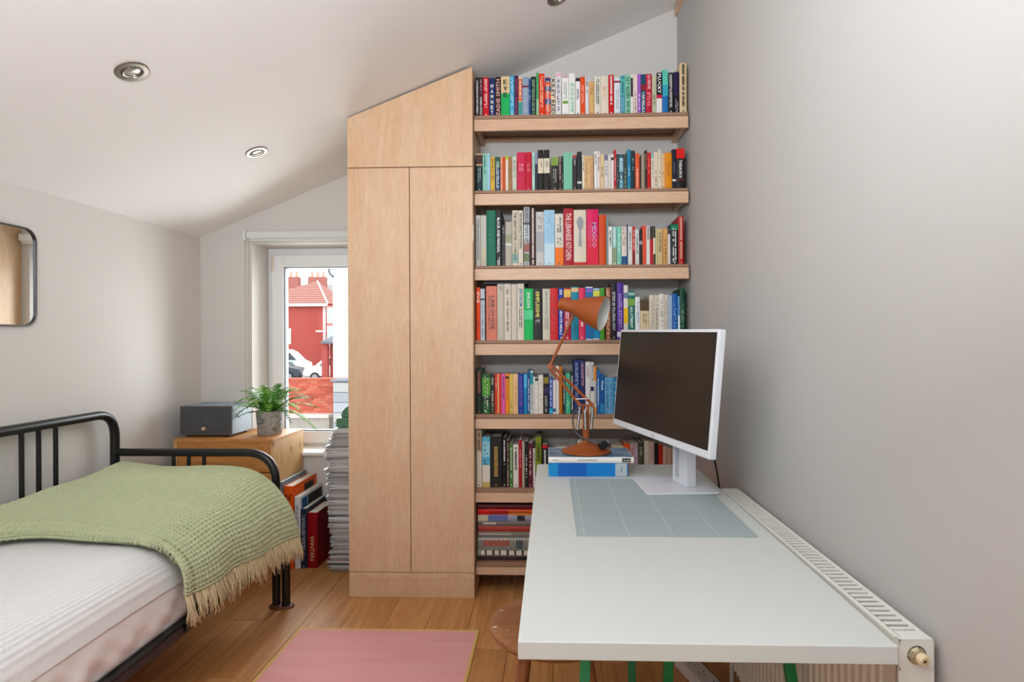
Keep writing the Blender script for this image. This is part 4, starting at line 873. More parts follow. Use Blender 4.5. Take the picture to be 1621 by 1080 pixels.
# potted fern
pf = thing('potted_fern', 'green fern in a marbled grey concrete pot on the cabinet', 'plant', (-1.640, 3.445, CZ))
PX, PY = -1.640, 3.445
mp, nt, p = newmat('marbled_concrete'); p.inputs['Roughness'].default_value = .7
n1 = N(nt, 'ShaderNodeTexNoise'); n1.inputs['Scale'].default_value = 9; n1.inputs['Detail'].default_value = 5; n1.inputs['Distortion'].default_value = 2.5; L(nt, coords(nt, (1, 1, 1.6)), n1.inputs['Vector'])
cr_ = N(nt, 'ShaderNodeValToRGB'); e = cr_.color_ramp.elements; e[0].color = lin('5E5E5C'); e[0].position = .3; e[1].color = lin('AAA8A2'); e[1].position = .55; q = e.new(.7); q.color = lin('8E7F72')
L(nt, n1.outputs['Fac'], cr_.inputs[0]); L(nt, cr_.outputs[0], p.inputs['Base Color'])
MB().lathe([(0, 0), (.060, 0), (.0655, .006), (.075, .132), (.0755, .139), (.071, .140), (.069, .126), (.062, .105), (0, .105)], 36, Matrix.Translation((PX, PY, CZ + .0003))).build('pot', mp, pf, smooth=True)
MB().lathe([(.066, .107), (.05, .114), (.02, .118), (0, .118)], 20, Matrix.Translation((PX, PY, CZ))).build('soil', plain('3A2C20', .95, var=.3, bump=.6), pf, smooth=True)
rf = random.Random(21)
FG = [plain(c, .5, var=.15, nscale=50) for c in ('4E8A28', '6CA834', '8CC044', '3E7424')]
def frond(az, length, rise, droop, mat, width):
    mb = MB(); base = Vector((PX + .015 * math.cos(az), PY + .015 * math.sin(az), CZ + .114)); dh = Vector((math.cos(az), math.sin(az), 0)); sd = Vector((-math.sin(az), math.cos(az), 0))
    f = lambda t: base + dh * (length * (t * .25 + .75 * t ** 1.25)) + Vector((0, 0, rise * math.sin(min(t * 1.75, 1.57)) - droop * t ** 2.6))
    pts = [f(k / 10) for k in range(11)]; mb.tube(pts, [.0016 - .0012 * k / 10 for k in range(11)], 4)
    nl = max(14, int(length / .0092))
    for k in range(2, nl + 1):
        t = k / nl; c = f(t); tn = (f(min(1, t + .02)) - f(t - .02)).normalized(); up = sd.cross(tn).normalized()
        if up.z < 0: up = -up
        lw = width * (math.sin(math.pi * min(1, t * .86 + .12)) ** .7) * rf.uniform(.85, 1.1)
        for s in (-1, 1):
            dr = (sd * s + tn * .35 + up * rf.uniform(-.25, .1)).normalized(); h_ = tn * (.0054 if length > .13 else .0046)
            a = c; m1 = c + dr * lw * .45 + up * .002; tip = c + dr * lw - up * .003
            mb.add([a - h_ * .6, a + h_ * .6, m1 + h_, m1 - h_, tip], [(0, 1, 2, 3), (3, 2, 4)])
    mb.build('frond', mat, pf)
spec = [(-90, .10, .10, .10, .03), (-60, .09, .12, .03, .03), (-120, .11, .12, .05, .03), (180, .20, .11, .12, .032), (200, .22, .06, .16, .026), (165, .14, .15, .02, .03), (150, .17, .13, .04, .03),
        (0, .24, .10, .05, .03), (-12, .26, .07, .15, .028), (12, .20, .13, .03, .03), (-30, .18, .09, .11, .028), (28, .16, .15, .03, .03), (60, .12, .16, .02, .03), (95, .13, .17, .03, .03), (120, .14, .16, .03, .03), (-150, .16, .10, .10, .03),
        (75, .07, .19, .0, .026), (-75, .06, .18, .0, .028), (135, .08, .18, .0, .026), (-20, .09, .17, .01, .028), (220, .10, .15, .03, .028), (45, .1, .18, .02, .028), (-100, .07, .15, .02, .026), (190, .09, .18, .01, .028), (-45, .12, .13, .05, .03), (-135, .10, .14, .05, .03)]
spec += [(15, .20, .14, .06, .032), (170, .19, .14, .07, .032), (-20, .2, .12, .08, .032), (205, .16, .12, .08, .032), (40, .15, .18, .03, .032), (140, .15, .18, .03, .032), (-70, .12, .12, .08, .03), (-110, .10, .13, .06, .03), (90, .1, .2, .02, .03), (0, .15, .17, .02, .032), (180, .14, .17, .02, .032)]
for az, ln, rs, dp, wd_ in spec: frond(math.radians(az + rf.uniform(-6, 6)), ln * 1.1, rs * .92, dp, rf.choice(FG), wd_ * 1.25)

# ================================================================== books standing on the floor
def floor_book(px0, px1, ptop, yf, depth, hexc, label, front=None, bands=(), lean=0):
    x0 = at(px0, ptop, Y=yf).x; x1 = at(px1, ptop, Y=yf).x; zt = at((px0 + px1) / 2, ptop, Y=yf).z
    b = make_book(x0 + .0004, x1 - .0004, 0.0003, zt, hexc, label, 'large books standing on the floor', yf=yf, depth=depth, o=dict(bands, dy=0, hard=True) if bands else {'dy': 0, 'hard': True})
    if front:
        for f0, f1, g0, g1, hc in front:
            MB().box(x1 - .0004, x1 + .0006, yf + depth * f0, yf + depth * f1, zt * g0, zt * g1).build('cover_print', cover_mat(hc), b)
    return b, x0, x1, zt
floor_book(439, 446.5, 764, 3.315, .34, '6E7A84', 'tall blue-grey book against the cabinet side')
b, x0, x1, zt = floor_book(449, 464, 770, 3.335, .34, 'EE6A1A', 'tall orange book with black portrait shape on its cover', front=[(.46, .84, .7, .95, '1C1414'), (.52, .78, .6, .7, 'A8421A')], bands={'t': [('20', '2A1608', .1, .17, .8, 'd')]})
floor_book(466, 475, 787, 3.34, .34, 'E2E4E8', 'white-edged book with blue and black cover photo on the floor', front=[(.08, .3, .62, .96, '1E5E9A'), (.33, .95, .1, .96, '15171C')], bands={'m': '6A6E78', 'mf': (.1, .5)})
floor_book(476, 485, 806, 3.345, .30, '26304A', 'dark navy book between the white and red floor books', bands={'m': 'C6CAD6', 'mf': (.1, .7)})
floor_book(486, 502, 812, 3.35, .26, '8E1622', 'dark red book with pale spine lettering beside the magazines', bands={'t': [('WINTERS', 'D9A08A', .42, .88, .4, 'd')]})
# ================================================================== magazines
rm = random.Random(17)
MM = []
for c0, c1 in (('9C9896', 'D8D5D2'), ('8A8684', 'C9C6C3'), ('A9A6A4', 'E4E2E0'), ('7C7A7A', 'BEBBB8')):
    MM.append(stripes('magazine_pages_' + c0, c0, c1, 'Z', 240, .7, .15, 1.5))
MC = [plain(c, .4, var=.1) for c in ('C9C7C4', '5E5A58', 'B9B4AE', 'DCDAD6', '8A7C74', 'A33A34', '55647A', 'D2CFCB')]
def mag_mesh(w, d, t, bow):
    mb = MB(); nx = 4
    for li, (a, c) in enumerate(((0, .12), (.12, .88), (.88, 1))):
        pass
    vs = []; fs = []
    for i in range(nx + 1):
        f = i / nx; x = -w / 2 + w * f; s = bow * math.sin(math.pi * f); e = t * (.5 if i == 0 else 1)
        for y in (-d / 2, d / 2):
            vs += [(x, y, s), (x, y, s + e)]
    for i in range(nx):
        a = i * 4; b2 = a + 4
        fs += [(a, b2, b2 + 1, a + 1), (a + 2, a + 3, b2 + 3, b2 + 2), (a + 1, b2 + 1, b2 + 3, a + 3), (a, a + 2, b2 + 2, b2)]
    fs += [(0, 1, 3, 2), (nx * 4, nx * 4 + 2, nx * 4 + 3, nx * 4 + 1)]
    return MB().add(vs, fs).mesh('magazine')
z = .0004; k = 0; XM, YM = -1.135, 3.44
mats_m = []
while z < .79:
    t = rm.choice((.007, .008, .010, .012, .014)); bow = 0
    me = mag_mesh(.212, .285, t - .0006, bow); me.materials.append(rm.choice(MM))
    o = bpy.data.objects.new('magazine', me); COL.objects.link(o)
    drift = .008 * math.sin(z * 9) - (.010 if .55 < z < .62 else 0) - (.02 if .62 < z < .70 else 0) + (.014 if z > .735 else 0)
    o.location = (XM + drift + rm.uniform(-.009, .009), YM + rm.uniform(-.012, .012), z); o.rotation_euler = (0, 0, rm.uniform(-.05, .05) + (.07 if .56 < z < .66 else 0))
    tag(o, 'grey-edged magazine in the tall stack between floor books and wardrobe', 'magazine', 'magazines in the tall stack')
    # thin printed cover sheet on top
    cvm = MB().box(-.106, .106, -.1425, .1425, t - .0006, t - .0001).mesh('cover'); cvm.materials.append(rm.choice(MC))
    c = bpy.data.objects.new('cover', cvm); COL.objects.link(c); c.parent = o
    z += t; k += 1; lastmag = o
    if k == 1: o['label'] = 'lowest magazine of the tall stack, lying on the floor'
lastmag['label'] = 'topmost magazine of the tall stack, under the green ornament'
# green object on the stack
gb = thing('green_ornament', 'glossy green enamel object with a domed back on the magazine stack', 'ornament', (-1.10, 3.42, z))
M_GRN = plain('4F7E5E', .25, var=.06)
gx0_ = at(531, 665, Y=3.36).x
MB().box(gx0_, gx0_ + .15, 3.36, 3.47, z + .0005, z + .056).build('base_block', M_GRN, gb, bevel=.012, bseg=4)
arc = [(gx0_ + .022, z + .056)] + [(gx0_ + .022 + .075 - .075 * math.cos(a), z + .056 + .075 * math.sin(a)) for a in [math.pi * k / 20 for k in range(1, 20)]] + [(gx0_ + .172, z + .056)]
arc = [(min(x, -1.0205), y) for x, y in arc]
MB().prism(arc, lambda a, b, d: Vector((a, d, b)), 3.385, 3.45).build('dome', M_GRN, gb, bevel=.006, bseg=3)

# ================================================================== mirror
mr = thing('wall_mirror', 'rounded rectangular mirror with thin black metal frame on left wall', 'mirror', (XL, 2.13, 1.35))
mz0, mz1, my1, my0 = 1.352, 1.762, 2.468, 1.75
cy_, cz_ = (my0 + my1) / 2, (mz0 + mz1) / 2
outer = rrect(my1 - my0, mz1 - mz0, .055, 8); inner = rrect(my1 - my0 - .012, mz1 - mz0 - .012, .050, 8)
n_ = len(outer); vs = []; fs = []
for pl, x in ((outer, XL + .0005), (outer, XL + .016), (inner, XL + .016), (inner, XL + .009)): vs += [(x, cy_ + a, cz_ + b) for a, b in pl]
for s in range(3): fs += [(s * n_ + i, s * n_ + (i + 1) % n_, (s + 1) * n_ + (i + 1) % n_, (s + 1) * n_ + i) for i in range(n_)]
MB().add(vs, fs).build('frame', plain('26282A', .35), mr)
mm, nt, p = newmat('mirror_silver'); p.inputs['Metallic'].default_value = 1; p.inputs['Roughness'].default_value = .015; p.inputs['Base Color'].default_value = (.9, .9, .89, 1)
MB().prism(inner, lambda a, b, d: Vector((d, cy_ + a, cz_ + b)), XL + .004, XL + .0095).build('mirror_glass', mm, mr)

# ================================================================== rug
rg = thing('rug', 'flat woven pink mat with yellow border on the floor', 'rug', (-.72, 2, 0))
rx0, rx1, ry0, ry1 = -1.127, -.321, 1.05, 2.643
mw, nt, p = newmat('woven_pink'); p.inputs['Roughness'].default_value = .9
ck = N(nt, 'ShaderNodeTexChecker'); ck.inputs['Scale'].default_value = 160; ck.inputs[1].default_value = lin('EBACA8'); ck.inputs[2].default_value = lin('E09C9B'); L(nt, coords(nt), ck.inputs[0])
n1 = N(nt, 'ShaderNodeTexNoise'); n1.inputs['Scale'].default_value = 2.5; n1.inputs['Detail'].default_value = 5; L(nt, coords(nt, (1, 9, 1)), n1.inputs['Vector'])
mx = N(nt, 'ShaderNodeMix', data_type='RGBA', blend_type='OVERLAY'); mx.inputs[0].default_value = .15; L(nt, ck.outputs[0], mx.inputs[6]); L(nt, n1.outputs['Fac'], mx.inputs[7]); L(nt, mx.outputs[2], p.inputs['Base Color'])
bb = N(nt, 'ShaderNodeBump'); bb.inputs['Strength'].default_value = .25; bb.inputs['Distance'].default_value = .001; L(nt, ck.outputs['Fac'], bb.inputs['Height']); L(nt, bb.outputs[0], p.inputs['Normal'])
MB().box(rx0 + .008, rx1 - .008, ry0 + .008, ry1 - .008, .0003, .0045).build('woven_field', mw, rg)
mb = MB(); mb.box(rx0, rx0 + .012, ry0, ry1, .0002, .0058); mb.box(rx1 - .012, rx1, ry0, ry1, .0002, .0058); mb.box(rx0 + .012, rx1 - .012, ry1 - .012, ry1, .0002, .0058); mb.box(rx0 + .012, rx1 - .012, ry0, ry0 + .012, .0002, .0058)
mb.build('border', plain('D9B466', .8), rg, bevel=.001)
# ================================================================== desk
DX0, DX1, DY0, DY1, DZ = -.063, .622, 1.10, 2.662, .735
dk = thing('desk', 'long white desktop on green trestles along the right wall', 'desk', (.28, 1.9, .70))
MB().box(DX0, DX1, DY0, DY1, .701, DZ).build('table_top', plain('D4D7D3', .42, var=.012, nscale=8), dk, bevel=.0022, bseg=2)
M_GREEN = plain('0E8A4A', .4, var=.05)
def trestle(y, legs, xl, xr, lb):
    t = thing('trestle', lb, 'trestle', ((xl + xr) / 2, y, 0), 'green trestles under the desk')
    MB().box(xl, xr, y - .022, y + .022, .672, .7005).build('top_bar', M_GREEN, t, bevel=.003)
    for (xa, ya), (xb, yb) in legs:
        a = Vector((xa, ya, .675)); b = Vector((xb, yb, .0)); mb = MB(); w = .0125; q = ((-1, -1), (1, -1), (1, 1), (-1, 1))
        mb.add([a + Vector((i * w, j * w, 0)) for i, j in q] + [b + Vector((i * w, j * w, 0)) for i, j in q], [(0, 1, 2, 3), (7, 6, 5, 4), (0, 4, 5, 1), (1, 5, 6, 2), (2, 6, 7, 3), (3, 7, 4, 0)])
        mb.build('leg', M_GREEN, t, bevel=.002)
trestle(1.62, [((.100, 1.61), (.050, 1.37)), ((.590, 1.61), (.612, 1.37)), ((.318, 1.63), (.325, 1.74))], .06, .612, 'nearer green metal trestle under the desk front')
trestle(2.30, [((.285, 2.29), (.282, 2.12)), ((.06, 2.31), (.02, 2.52)), ((.56, 2.31), (.60, 2.52))], .02, .60, 'farther green metal trestle under the back of desk')
# cutting mat
cm = thing('cutting_mat', 'blue-grey cutting mat with pale grid lines on the desk', 'cutting mat', (.32, 2.04, DZ))
mc, nt, p = newmat('mat_grid'); p.inputs['Roughness'].default_value = .6
sp_x = N(nt, 'ShaderNodeSeparateXYZ'); L(nt, coords(nt), sp_x.inputs[0])
def gridline(out, origin, step, wdt):
    s = N(nt, 'ShaderNodeMath', operation='SUBTRACT'); s.inputs[1].default_value = origin; L(nt, out, s.inputs[0])
    d = N(nt, 'ShaderNodeMath', operation='PINGPONG'); d.inputs[1].default_value = step / 2; L(nt, s.outputs[0], d.inputs[0])
    c = N(nt, 'ShaderNodeMath', operation='LESS_THAN'); c.inputs[1].default_value = wdt; L(nt, d.outputs[0], c.inputs[0]); return c.outputs[0]
def mx_(a, b):
    q = N(nt, 'ShaderNodeMath', operation='MAXIMUM'); L(nt, a, q.inputs[0]); L(nt, b, q.inputs[1]); return q.outputs[0]
fineg = mx_(gridline(sp_x.outputs['X'], .09, .025, .0004), gridline(sp_x.outputs['Y'], 1.72, .025, .0004))
bold = mx_(gridline(sp_x.outputs['X'], .0915, .125, .0011), gridline(sp_x.outputs['Y'], 1.72, .125, .0008))
m1 = N(nt, 'ShaderNodeMix', data_type='RGBA'); m1.inputs[6].default_value = lin('A3B2B3'); m1.inputs[7].default_value = lin('ABBABB'); L(nt, fineg, m1.inputs[0])
m2 = N(nt, 'ShaderNodeMix', data_type='RGBA'); m2.inputs[7].default_value = lin('BFCACB'); L(nt, m1.outputs[2], m2.inputs[6]); L(nt, bold, m2.inputs[0]); L(nt, m2.outputs[2], p.inputs['Base Color'])
MB().box(.070, .575, 1.690, 2.380, DZ + .0003, DZ + .0033).build('mat_sheet', mc, cm, bevel=.001)
mb = MB(); e = .012
for a, b, c, d in ((.070 + e, .575 - e, 1.690 + e, 1.6915 + e), (.070 + e, .575 - e, 2.38 - e - .0015, 2.38 - e), (.070 + e, .0715 + e, 1.69 + e, 2.38 - e), (.5735 - e, .575 - e, 1.69 + e, 2.38 - e)): mb.box(a, b, c, d, DZ + .0033, DZ + .0035)
mb.build('border_print', plain('B6BEC0', .6), cm)

# ------------------------------------------------------------------ monitor
mo = thing('monitor', 'switched-off white computer monitor turned to face the room on the desk', 'monitor', (.47, 2.26, DZ))
M_MW = plain('E0E2E8', .38, var=.01)
so = 1.369; o3 = Vector((.193, 1.893, 1.29 + (1.023 - 1.29))) ; 
O = Vector((o3.x * so, o3.y * so, HC + (o3.z - HC) * so)); Ev = Vector((.162, -.526, -.0075)) * so
ex = Ev.normalized(); nrm = Vector((ex.y, -ex.x, 0)).normalized(); nrm = nrm if nrm.x < 0 else -nrm
tilt = math.radians(5.5); ez = (Vector((0, 0, 1)) * math.cos(tilt) - nrm * math.sin(tilt)).normalized(); en = ex.cross(ez).normalized()
en = en if en.dot(nrm) > 0 else -en
PW, PH = Ev.length, .297 * so
PM = lambda a, b, d: O + ex * a + ez * b + en * d         # along width, up, towards viewer
def pbox(mb, a0, a1, b0, b1, d0, d1): return mb.add([PM(a, b, d) for d in (d0, d1) for b in (b0, b1) for a in (a0, a1)], [(0, 2, 3, 1), (4, 5, 7, 6), (0, 1, 5, 4), (2, 6, 7, 3), (0, 4, 6, 2), (1, 3, 7, 5)])
cas = pbox(MB(), 0, PW, 0, PH, -.026, 0).build('casing', M_MW, mo, bevel=.004)
bz = .010; bb_ = .026
ms, nt, p = newmat('dark_screen'); p.inputs['Base Color'].default_value = lin('1A1714'); p.inputs['Roughness'].default_value = .28; p.inputs['Specular IOR Level'].default_value = .4
pbox(MB(), bz, PW - bz, bb_, PH - bz, -.002, .0008).build('screen', ms, mo)
pbox(MB(), PW * .22, PW * .78, PH * .18, PH * .82, -.052, -.025).build('back_housing', M_MW, mo, bevel=.012, bseg=3)
mb = MB(); letter(mb, 'hp', PM(PW * .5, bb_ * .48, .0009), ex, ez, .011, .012); mb.build('logo', plain('3A3C40', .4), mo)
NX, NY = .497, 2.268
# pedestal plate (rounded, thin)
bpl = [(a, b) for a, b in rrect(.262, .262, .014, 5)]
Mb = Matrix.Translation((.457, 2.262, 0)) @ Matrix.Rotation(math.radians(4), 4, 'Z')
MB().prism(bpl, lambda a, b, d: Mb @ Vector((a, b, d)), DZ + .0036, DZ + .0096).build('base_plate', M_MW, mo, bevel=.002)
# column with an open slot
Mn = Matrix.Translation((NX, NY, 0)) @ Matrix.Rotation(math.atan2(ex.y, ex.x), 4, 'Z')
mb = MB(); hw, th_ = .052, .020
topz_ = PM(PW / 2, PH * .62, 0).z
for a0, a1, z0, z1 in ((-hw, -.040, DZ + .0098, topz_), (-.006, hw, DZ + .0098, topz_), (-.040, -.006, DZ + .0098, DZ + .034), (-.040, -.006, DZ + .145, topz_)): mb.box(a0, a1, -th_, th_, z0, z1, Mn)
mb.build('column', M_MW, mo, bevel=.003)
mb = MB(); c0 = Vector((NX, NY, topz_ - .06)); c1 = PM(PW / 2, PH * .5, -.05); mb.tube([c0, c1], .03, 16); mb.build('pivot', M_MW, mo, smooth=True)
MB().tube(rpath([PM(PW * .62, PH * .25, -.05), PM(PW * .62, PH * .02, -.09), (.625, 2.33, .84), (.655, 2.36, .70), (.66, 2.38, .45)], .05, 6), .0035, 8).build('power_cable', M_BLACK, mo, smooth=True)

# ------------------------------------------------------------------ the two large books under the lamp
b1 = flat_book('book', -.012, .308, 2.425, 2.655, DZ + .0003, .7905, '1F86C0', 'thick blue book with grey spine end, lower of two under the lamp', 'large books under the lamp',
               ((0, .12, 0, 1, '2A93C8'), (.12, .48, 0, 1, '1E6AB4'), (.48, .84, 0, 1, '2488C8'), (.84, .985, .03, .97, 'B6C0C4')), ('6A7478', .912, .918, .3, .7, .003, .004))
b2 = flat_book('book', -.012, .330, 2.418, 2.640, .7910, .8135, 'EDEAE4', 'white-spined book with blue photographic cover directly under the lamp base', 'large books under the lamp',
               ((.865, .965, .18, .86, '1B1B1D'),), ('9A9690', .04, .12, .42, .6, .002, .004), ('by Norman Foster', '4A4844', .46, .078, .0085))
mb = MB(); letter(mb, 'TASCHEN', (-.012 + .342 * .915, 2.4145, .8022), (1, 0, 0), (0, 0, 1), .028, .006); mb.build('publisher_mark', plain('E9E6E0', .5), b2)
mp_, nt, p = newmat('photo_cover'); p.inputs['Roughness'].default_value = .3
n1 = N(nt, 'ShaderNodeTexNoise'); n1.inputs['Scale'].default_value = 14; n1.inputs['Detail'].default_value = 6; L(nt, coords(nt, (1, 1.6, 1)), n1.inputs['Vector'])
cr_ = N(nt, 'ShaderNodeValToRGB'); e = cr_.color_ramp.elements; e[0].position = .3; e[0].color = lin('33506A'); e[1].position = .62; e[1].color = lin('8FA6B8'); q = e.new(.5); q.color = lin('5E86A6'); q = e.new(.72); q.color = lin('CFC9B8')
L(nt, n1.outputs['Fac'], cr_.inputs[0]); L(nt, cr_.outputs[0], p.inputs['Base Color'])
MB().box(-.010, .328, 2.424, 2.638, .8135, .8139).build('cover_photo', mp_, b2)

# ------------------------------------------------------------------ desk lamp
lp = thing('desk_lamp', 'orange spring-balanced desk lamp standing on two large books', 'lamp', (.147, 2.532, .814))
M_OR = plain('9A4C1A', .42, var=.04)
M_CHR = plain('C9C9C8', .2, 1.0, var=.03)
LX, LY, LZ = .147, 2.532, .8141
MB().lathe([(0, 0), (.100, 0), (.1045, .003), (.104, .008), (.09, .014), (.06, .026), (.03, .036), (.016, .042), (.014, .052), (0, .052)], 48, Matrix.Translation((LX, LY, LZ))).build('base', M_OR, lp, smooth=True)
P = lambda u, v, dy=0: at(u, v, Y=LY + dy)
pt = P(927, 690); pm_ = P(926, 678)
MB().tube([(LX, LY, LZ + .045), (LX, LY, LZ + .08)], .0085, 14).build('spigot', M_CHR, lp, smooth=True)
mb = MB(); mb.tube([(LX - .001, LY, LZ + .06), (LX - .002, LY, LZ + .115)], .014, 14); mb.build('lower_joint', M_OR, lp, smooth=True)
A, B, EL, EL2 = P(916.5, 639), P(939, 642), P(869.5, 582), P(874, 579)
for dy in (-.010, .010):
    MB().tube([(LX - .008, LY + dy, LZ + .10), P(922.5, 640, dy)], .0045, 8).build('post_bar', M_OR, lp, smooth=True)
MB().tube([(LX + .006, LY, LZ + .10), P(931, 640)], .0055, 8).build('post_bar', M_OR, lp, smooth=True)
MB().tube([P(912, 632, -.012), P(930, 631.5, -.012)], .0026, 8).build('tie_bar', M_CHR, lp, smooth=True)
MB().tube([P(914, 641), P(941, 643)], .005, 8).build('pivot_plate', M_OR, lp, smooth=True)
for a, dy in ((A, -.008), (B, .004)):
    MB().tube([Vector(a) + Vector((0, dy, 0)), Vector(EL if a is A else EL2) + Vector((0, dy, 0))], .0062, 10).build('lower_arm', M_OR, lp, smooth=True)
MB().lathe([(0, -.014), (.012, -.014), (.012, .014), (0, .014)], 18, Matrix.Translation(P(870.5, 580)) @ Matrix.Rotation(math.pi / 2, 4, 'X')).build('elbow', M_OR, lp, smooth=True)
for q_ in (A, B): MB().lathe([(0, -.012), (.007, -.012), (.007, .012), (0, .012)], 14, Matrix.Translation(q_) @ Matrix.Rotation(math.pi / 2, 4, 'X')).build('pivot_screw', M_OR, lp, smooth=True)
HD = P(909, 496)
MB().tube([P(870.5, 580), HD], .0062, 10).build('upper_arm', M_OR, lp, smooth=True)
def helix(p0, p1, r, turns, wr):
    p0, p1 = Vector(p0), Vector(p1); ax = (p1 - p0).normalized(); a = ax.orthogonal().normalized(); b = ax.cross(a); n = turns * 8
    pts = [p0 + (p1 - p0) * (k / n) + (a * math.cos(2 * math.pi * k / 8) + b * math.sin(2 * math.pi * k / 8)) * r for k in range(n + 1)]
    return MB().tube(pts, wr, 5)
for u0, v0, u1, v1, dy in ((918, 645, 914, 680, -.016), (926, 650, 927, 680, -.018), (938.5, 645, 936, 679, -.012)):
    helix(P(u0, v0, dy), P(u1, v1, dy), .0056, 18, .0022).build('spring', M_CHR, lp, smooth='all')
    MB().tube([P(u0, v0 - 3, dy), P(u0, v0 + 1, dy)], .0016, 6).build('spring_hook', M_CHR, lp)
# shade
back = P(886, 480.5); front = P(955.5, 497, -.075)
ax = (front - back).normalized(); ln = (front - back).length
up = Vector((0, 1, 0)); xa = up.cross(ax).normalized(); ya = ax.cross(xa)
MS = Matrix(((xa.x, ya.x, ax.x, back.x), (xa.y, ya.y, ax.y, back.y), (xa.z, ya.z, ax.z, back.z), (0, 0, 0, 1)))
prof = [(0, -.002), (.018, -.001), (.0255, .004), (.027, .012), (.0275, .05), (.030, .066), (.037, .085), (.050, .115), (.060, .145), (.067, .17), (.0725, ln), ]
MB().lathe(prof, 40, MS).build('shade', M_OR, lp, smooth=True)
MB().lathe([(.0715, ln - .0005), (.066, .17), (.058, .145), (.048, .115), (.035, .088), (.024, .07), (0, .068)], 40, MS).build('shade_lining', plain('D9D8D2', .4), lp, smooth=True)
MB().lathe([(.0718, ln - .001), (.0735, ln), (.0728, ln + .0012), (.0712, ln)], 40, MS).build('rim', M_OR, lp, smooth=True)
MB().lathe([(0, .075), (.014, .075), (.014, .10), (.024, .125), (.02, .148), (0, .155)], 20, MS).build('bulb', plain('EDEBE4', .3), lp, smooth=True)
MB().tube([HD, back + ax * .045 - xa * 0], .008, 10).build('shade_bracket', plain('BDB7AE', .4), lp, smooth=True)
cab = [P(904, 512, .01), P(907, 654, .01), P(906, 668, -.01), P(910, 684, -.02), P(920, 693, -.03), P(935, 698, -.04), P(948, 702, -.05)]
cab = [Vector(P(925, 640, .006)), Vector(P(910, 648, -.004))] + cab[2:]
MB().tube(rpath(cab, .03, 5), .0034, 8).build('cable', M_BLACK, lp, smooth=True)
pc = P(955, 704.5, -.055)
Mp = Matrix.Translation(pc) @ Matrix.Rotation(math.radians(-28), 4, 'Y') @ Matrix.Rotation(math.radians(20), 4, 'Z')
pg = MB().box(-.018, .016, -.017, .017, -.014, .014, Mp).build('plug', M_BLACK, lp, bevel=.005, bseg=3)
mb = MB(); mb.box(.015, .026, -.010, -.006, -.003, .003, Mp); mb.box(.015, .026, .006, .010, -.003, .003, Mp); mb.box(.015, .028, -.002, .002, .005, .010, Mp); mb.build('plug_pin', M_CHR, pg)

# ================================================================== radiator on the right wall
ra = thing('radiator', 'white double panel radiator with slotted top grille on the right wall', 'radiator', (.665, 1.7, .12))
RX0, RX1, RY0, RY1, RZ0, RZ1 = .638, .7035, 1.142, 2.268, .13, .7285
M_RAD = plain('E4E2DA', .38, var=.012)
# ribbed front panel
nz = 34; poly = []
pitch = (RY1 - RY0 - .06) / nz; y = RY0 + .03
pts = [(RY0 + .002, RX0)]
for k in range(nz):
    pts += [(y, RX0), (y + pitch * .3, RX0), (y + pitch * .42, RX0 + .006), (y + pitch * .88, RX0 + .006)]; y += pitch
pts += [(y, RX0), (RY1 - .002, RX0)]
n_ = len(pts); vs = [(x, yy, RZ0) for yy, x in pts] + [(x, yy, RZ1 - .02) for yy, x in pts] + [(x + .004, yy, RZ0) for yy, x in pts] + [(x + .004, yy, RZ1 - .02) for yy, x in pts]; fs = []
for i in range(n_ - 1): fs += [(i, i + 1, n_ + i + 1, n_ + i), (2 * n_ + i, 3 * n_ + i, 3 * n_ + i + 1, 2 * n_ + i + 1)]
MB().add(vs, fs).build('front_panel', M_RAD, ra)
MB().box(RX1 - .008, RX1 - .002, RY0 + .003, RY1 - .003, RZ0, RZ1 - .02).build('rear_panel', M_RAD, ra)
MB().box(RX0 + .014, RX1 - .014, RY0 + .02, RY1 - .02, RZ0 + .02, RZ1 - .03).build('convector', plain('8E8A80', .6), ra)
# side cover with round opening (built as a ring-filled plate)
def sidecover(yf, yb, hole):
    mb = MB(); w0, w1, z0, z1 = RX0, RX1, RZ0 - .005, RZ1; c = Vector(((w0 + w1) / 2 + .001, 0, .699)); r = .0175; n = 24
    ring = [(c.x + r * math.cos(2 * math.pi * k / n), c.z + r * math.sin(2 * math.pi * k / n)) for k in range(n)]
    out = []
    for k in range(n):
        a = 2 * math.pi * k / n; dx, dz = math.cos(a), math.sin(a); hx = (w1 - c.x - .0005 if dx > 0 else c.x - w0 - .0005); hz = z1 - c.z - .0005
        s = min(hx / abs(dx) if abs(dx) > 1e-6 else 9, hz / abs(dz) if abs(dz) > 1e-6 else 9); out.append((c.x + dx * s, c.z + dz * s))
    for y in (yf, yb):
        mb.add([(a, y, b) for a, b in ring] + [(a, y, b) for a, b in out], [(k, (k + 1) % n, n + (k + 1) % n, n + k) for k in range(n)])
    mb.add([(a, yf, b) for a, b in ring] + [(a, yb, b) for a, b in ring], [(k, (k + 1) % n, n + (k + 1) % n, n + k) for k in range(n)])
    zl = c.z - (z1 - c.z - .0005)
    mb.box(w0, w1, yf, yb, z0, zl + .0006)
    mb.box(w0, w0 + .0012, yf, yb, zl, z1); mb.box(w1 - .0012, w1, yf, yb, zl, z1); mb.box(w0, w1, yf, yb, z1 - .0012, z1)
    return mb.build('side_cover', M_RAD, ra, bevel=0)
sidecover(RY0 - .002, RY0 + .008, True); MB().box(RX0, RX1, RY1 - .008, RY1 + .002, RZ0 - .005, RZ1).build('side_cover', M_RAD, ra, bevel=.003)
